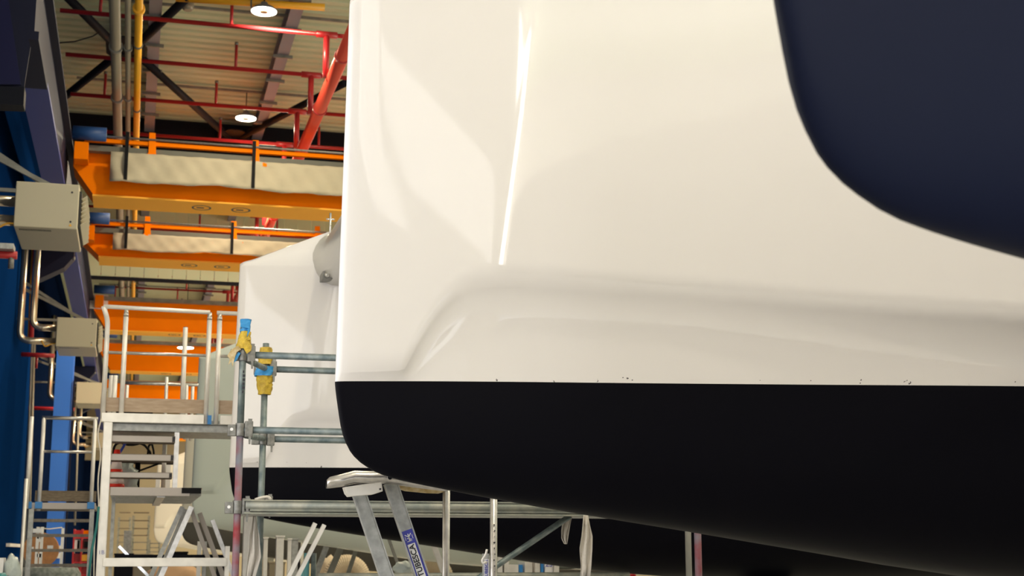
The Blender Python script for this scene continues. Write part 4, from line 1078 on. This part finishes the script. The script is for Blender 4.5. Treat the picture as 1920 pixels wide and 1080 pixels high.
# ================================================================= UNDER THE HULLS, CENTRE
def prop(u, v0, Y, w, m, lab, cat='post', dx=0):
    p = at(u, v0, Y=Y); x = at(u, 1060, Y=Y).x
    t = thing('hull_prop', lab, cat, (x, Y, 0), 'props standing under the hulls')
    MB().b2((x - w / 2, Y, 0), (x + w / 2, Y + w, p.z)).build('post', M[m], t, bevel=.006)
    MB().b2((x - w * .8, Y - .05, 0), (x + w * .8, Y + w + .05, .02)).build('foot', M[m], t)
    MB().b2((x - w * .62, Y - .02, p.z), (x + w * .62, Y + w + .02, p.z + .02)).build('head_plate', M[m], t)
prop(524, 1007, 19.5, .10, 'alu_white', 'broad pale prop under the grey-green hull')
prop(542, 1012, 19.2, .05, 'alu_white', 'thin grey prop right of the broad pale one')
prop(552, 1012, 20.0, .09, 'alu_grey', 'wide grey prop beneath the grey-green hull')
prop(497, 1010, 20.3, .06, 'alu_white', 'slim white prop beside the dark upright')
prop(566, 1014, 25, .05, 'gel_cream', 'slim cream post beside the white struts')
prop(466, 968, 16.0, .13, 'alu_white', 'broad white prop behind the red upright')
def strut(u0, v0, u1, v1, Y, w, m, lab):
    p, q = at(u0, v0, Y=Y), at(u1, v1, Y=Y); d = q - p; L = p.z / -d.z
    tag(MB().bar(p, p + d * (L * .99), w, .04, up=(0, 1, 0)).build('slanting_strut', M[m]), lab, 'strut', 'struts leaning under the hulls')
strut(591, 981, 540, 1083, 12.4, .036, 'alu_white', 'left one of two bright parallel white struts')
strut(608, 984, 557, 1083, 12.7, .036, 'alu_white', 'right one of two bright parallel white struts')
strut(612, 1025, 590, 1083, 21, .08, 'alu_grey', 'grey strut leaning left in front of the beige duct')
strut(639, 1027, 615, 1083, 21.2, .09, 'galv_dull', 'wider grey strut leaning left between the beige ducts')
strut(668, 1030, 650, 1083, 21.5, .06, 'galv_dull', 'thin grey strut leaning left near the ladder stile')
strut(812, 1018, 835, 1083, 15.5, .06, 'alu_white', 'pale strut leaning right behind the ladder post')
strut(727, 1005, 755, 1083, 16.5, .03, 'galv_dull', 'thin strut leaning right between the two ladder stiles')
tag(MB().b2((at(490, 1005, Y=33).x, 33, at(490, 1012, Y=33).z), (at(552, 1005, Y=33).x, 33.2, at(490, 1004, Y=33).z)).build('orange_beam', M['redmain']), 'orange-red beam seen low beyond the hull props', 'beam')
for (u, v0, Yt, m, lab) in ((575, 1037, 14.0, 'tealpost', 'teal capped tube left of its grey twin'), (588, 1037, 14.0, 'galv', 'short grey tube right of the teal one'), (565, 1070, 13.8, 'tealpost', 'shortest teal tube at the lower edge')):
    x = at(u, 1060, Y=Yt).x; tag(MB().tube([(x, Yt, 0), (x, Yt, at(u, v0, Y=Yt).z)], .026, 12).build('upright_tube', M[m]), lab, 'tube')
p, q = at(596, 1080, Y=13.2), at(1180, 1082, Y=13.2)
tag(MB().tube([p, (q.x, 13.2, p.z)], .026, 12).build('low_rail', M['galv_warm']), 'long pale horizontal tube along the lower edge', 'tube')
def ductcoil(c, R, tubeR, tilt, lab):
    """coil of ribbed flexible duct"""
    c = Vector(c); rows = []; N = 90
    for i in range(N + 1):
        a = i / N * math.pi * 1.55 + tilt; r = tubeR * (1 + .05 * (i % 2))
        cc = c + Vector((math.cos(a) * R, 0, math.sin(a) * R)); rad = Vector((math.cos(a), 0, math.sin(a)))
        rows.append([cc + (rad * math.cos(k / 16 * 2 * math.pi) + Vector((0, 1, 0)) * math.sin(k / 16 * 2 * math.pi)) * r for k in range(17)])
    tag(MB().grid(rows, smooth=False).build('flexible_duct', M['duct']), lab, 'duct')
ductcoil((at(650, 1075, Y=24).x, 24, at(650, 1085, Y=24).z), .22, .17, -.3, 'ribbed beige flexible duct, the one behind the grey leaning struts')
ductcoil((at(808, 1075, Y=22).x, 22, at(808, 1085, Y=22).z), .20, .15, .2, 'ribbed beige flexible duct right of the blue sticker')
p = at(615, 1065, Y=24.5); blob((p.x, 24.5, p.z - .1), (.16, .16, .3), M['duct'], 'duct_end_piece', 'smooth beige duct end left of the ribbed coil', 'duct', 6)
p = at(755, 1062, Y=14.5); blob((p.x, 14.5, p.z - .02), (.10, .1, .075), M['plastic'], 'film_bundle', 'clear film bundle on the low rail between the ladder stiles', 'bundle', 12)
# white shelf with boxes right of the second ladder post
YS_ = 17.6
t = thing('white_shelf_unit', 'white shelf unit low between the hulls, right of the ladder upright', 'shelf', (at(938, 1050, Y=YS_).x, YS_, 0))
a_, b_ = at(936, 1050, Y=YS_).x, at(1046, 1050, Y=YS_).x
for u in (938, 950, 1008, 1044):
    x = at(u, 1060, Y=YS_).x; MB().b2((x - .03, YS_, 0), (x + .03, YS_ + .4, at(u, 1035, Y=YS_).z)).build('upright', M['alu_white'], t)
MB().b2((a_, YS_, at(950, 1078, Y=YS_).z - .05), (b_, YS_ + .4, at(950, 1078, Y=YS_).z)).build('shelf', M['alu_white'], t)
for i, (u0, u1, v0, m, lab) in enumerate(((953, 978, 1059, 'alu_white', 'plain white box on the white shelf, leftmost'), (979, 986, 1059, 'blue_plastic', 'narrow blue box beside the plain white one'),
                                    (990, 1004, 1054, 'alu_white', 'taller white box behind the blue items'), (1013, 1019, 1052, 'galv', 'grey-green file standing on the white shelf'), (1020, 1025, 1052, 'blue_plastic', 'thin blue file in the middle of the shelf'), (1028, 1043, 1054, 'white', 'white box with blue handwriting on the shelf'))):
    x0_, x1_ = at(u0, 1060, Y=YS_ - .1).x, at(u1, 1060, Y=YS_ - .1).x; zb5 = at(950, 1078, Y=YS_).z
    o = tag(MB().b2((x0_, YS_ + .05, zb5), (x1_, YS_ + .35, at(u0, v0, Y=YS_).z)).build('storage_box', M[m]), lab, 'box', 'boxes on the white shelf')
    if i == 5: text('23', .1, ((x0_ + x1_) / 2, YS_ + .045, zb5 + .13), (1, 0, 0), (0, 0, 1), M['sticker'], o, False, 'handwriting')
t = at(1186, 1076, Y=15)
tag(MB().lathe((t.x, 15, t.z - .25), [(.04, 0), (.04, .2), (.045, .22), (.03, .26)], 16).build('spray_can', M['redcab']), 'small red can just showing at the lower edge', 'can')
tag(MB().b2((t.x - .1, 14.9, 0), (t.x + .3, 15.3, t.z - .25)).build('low_workbench', M['alu_grey']), 'low bench under the red can at the lower edge', 'bench')
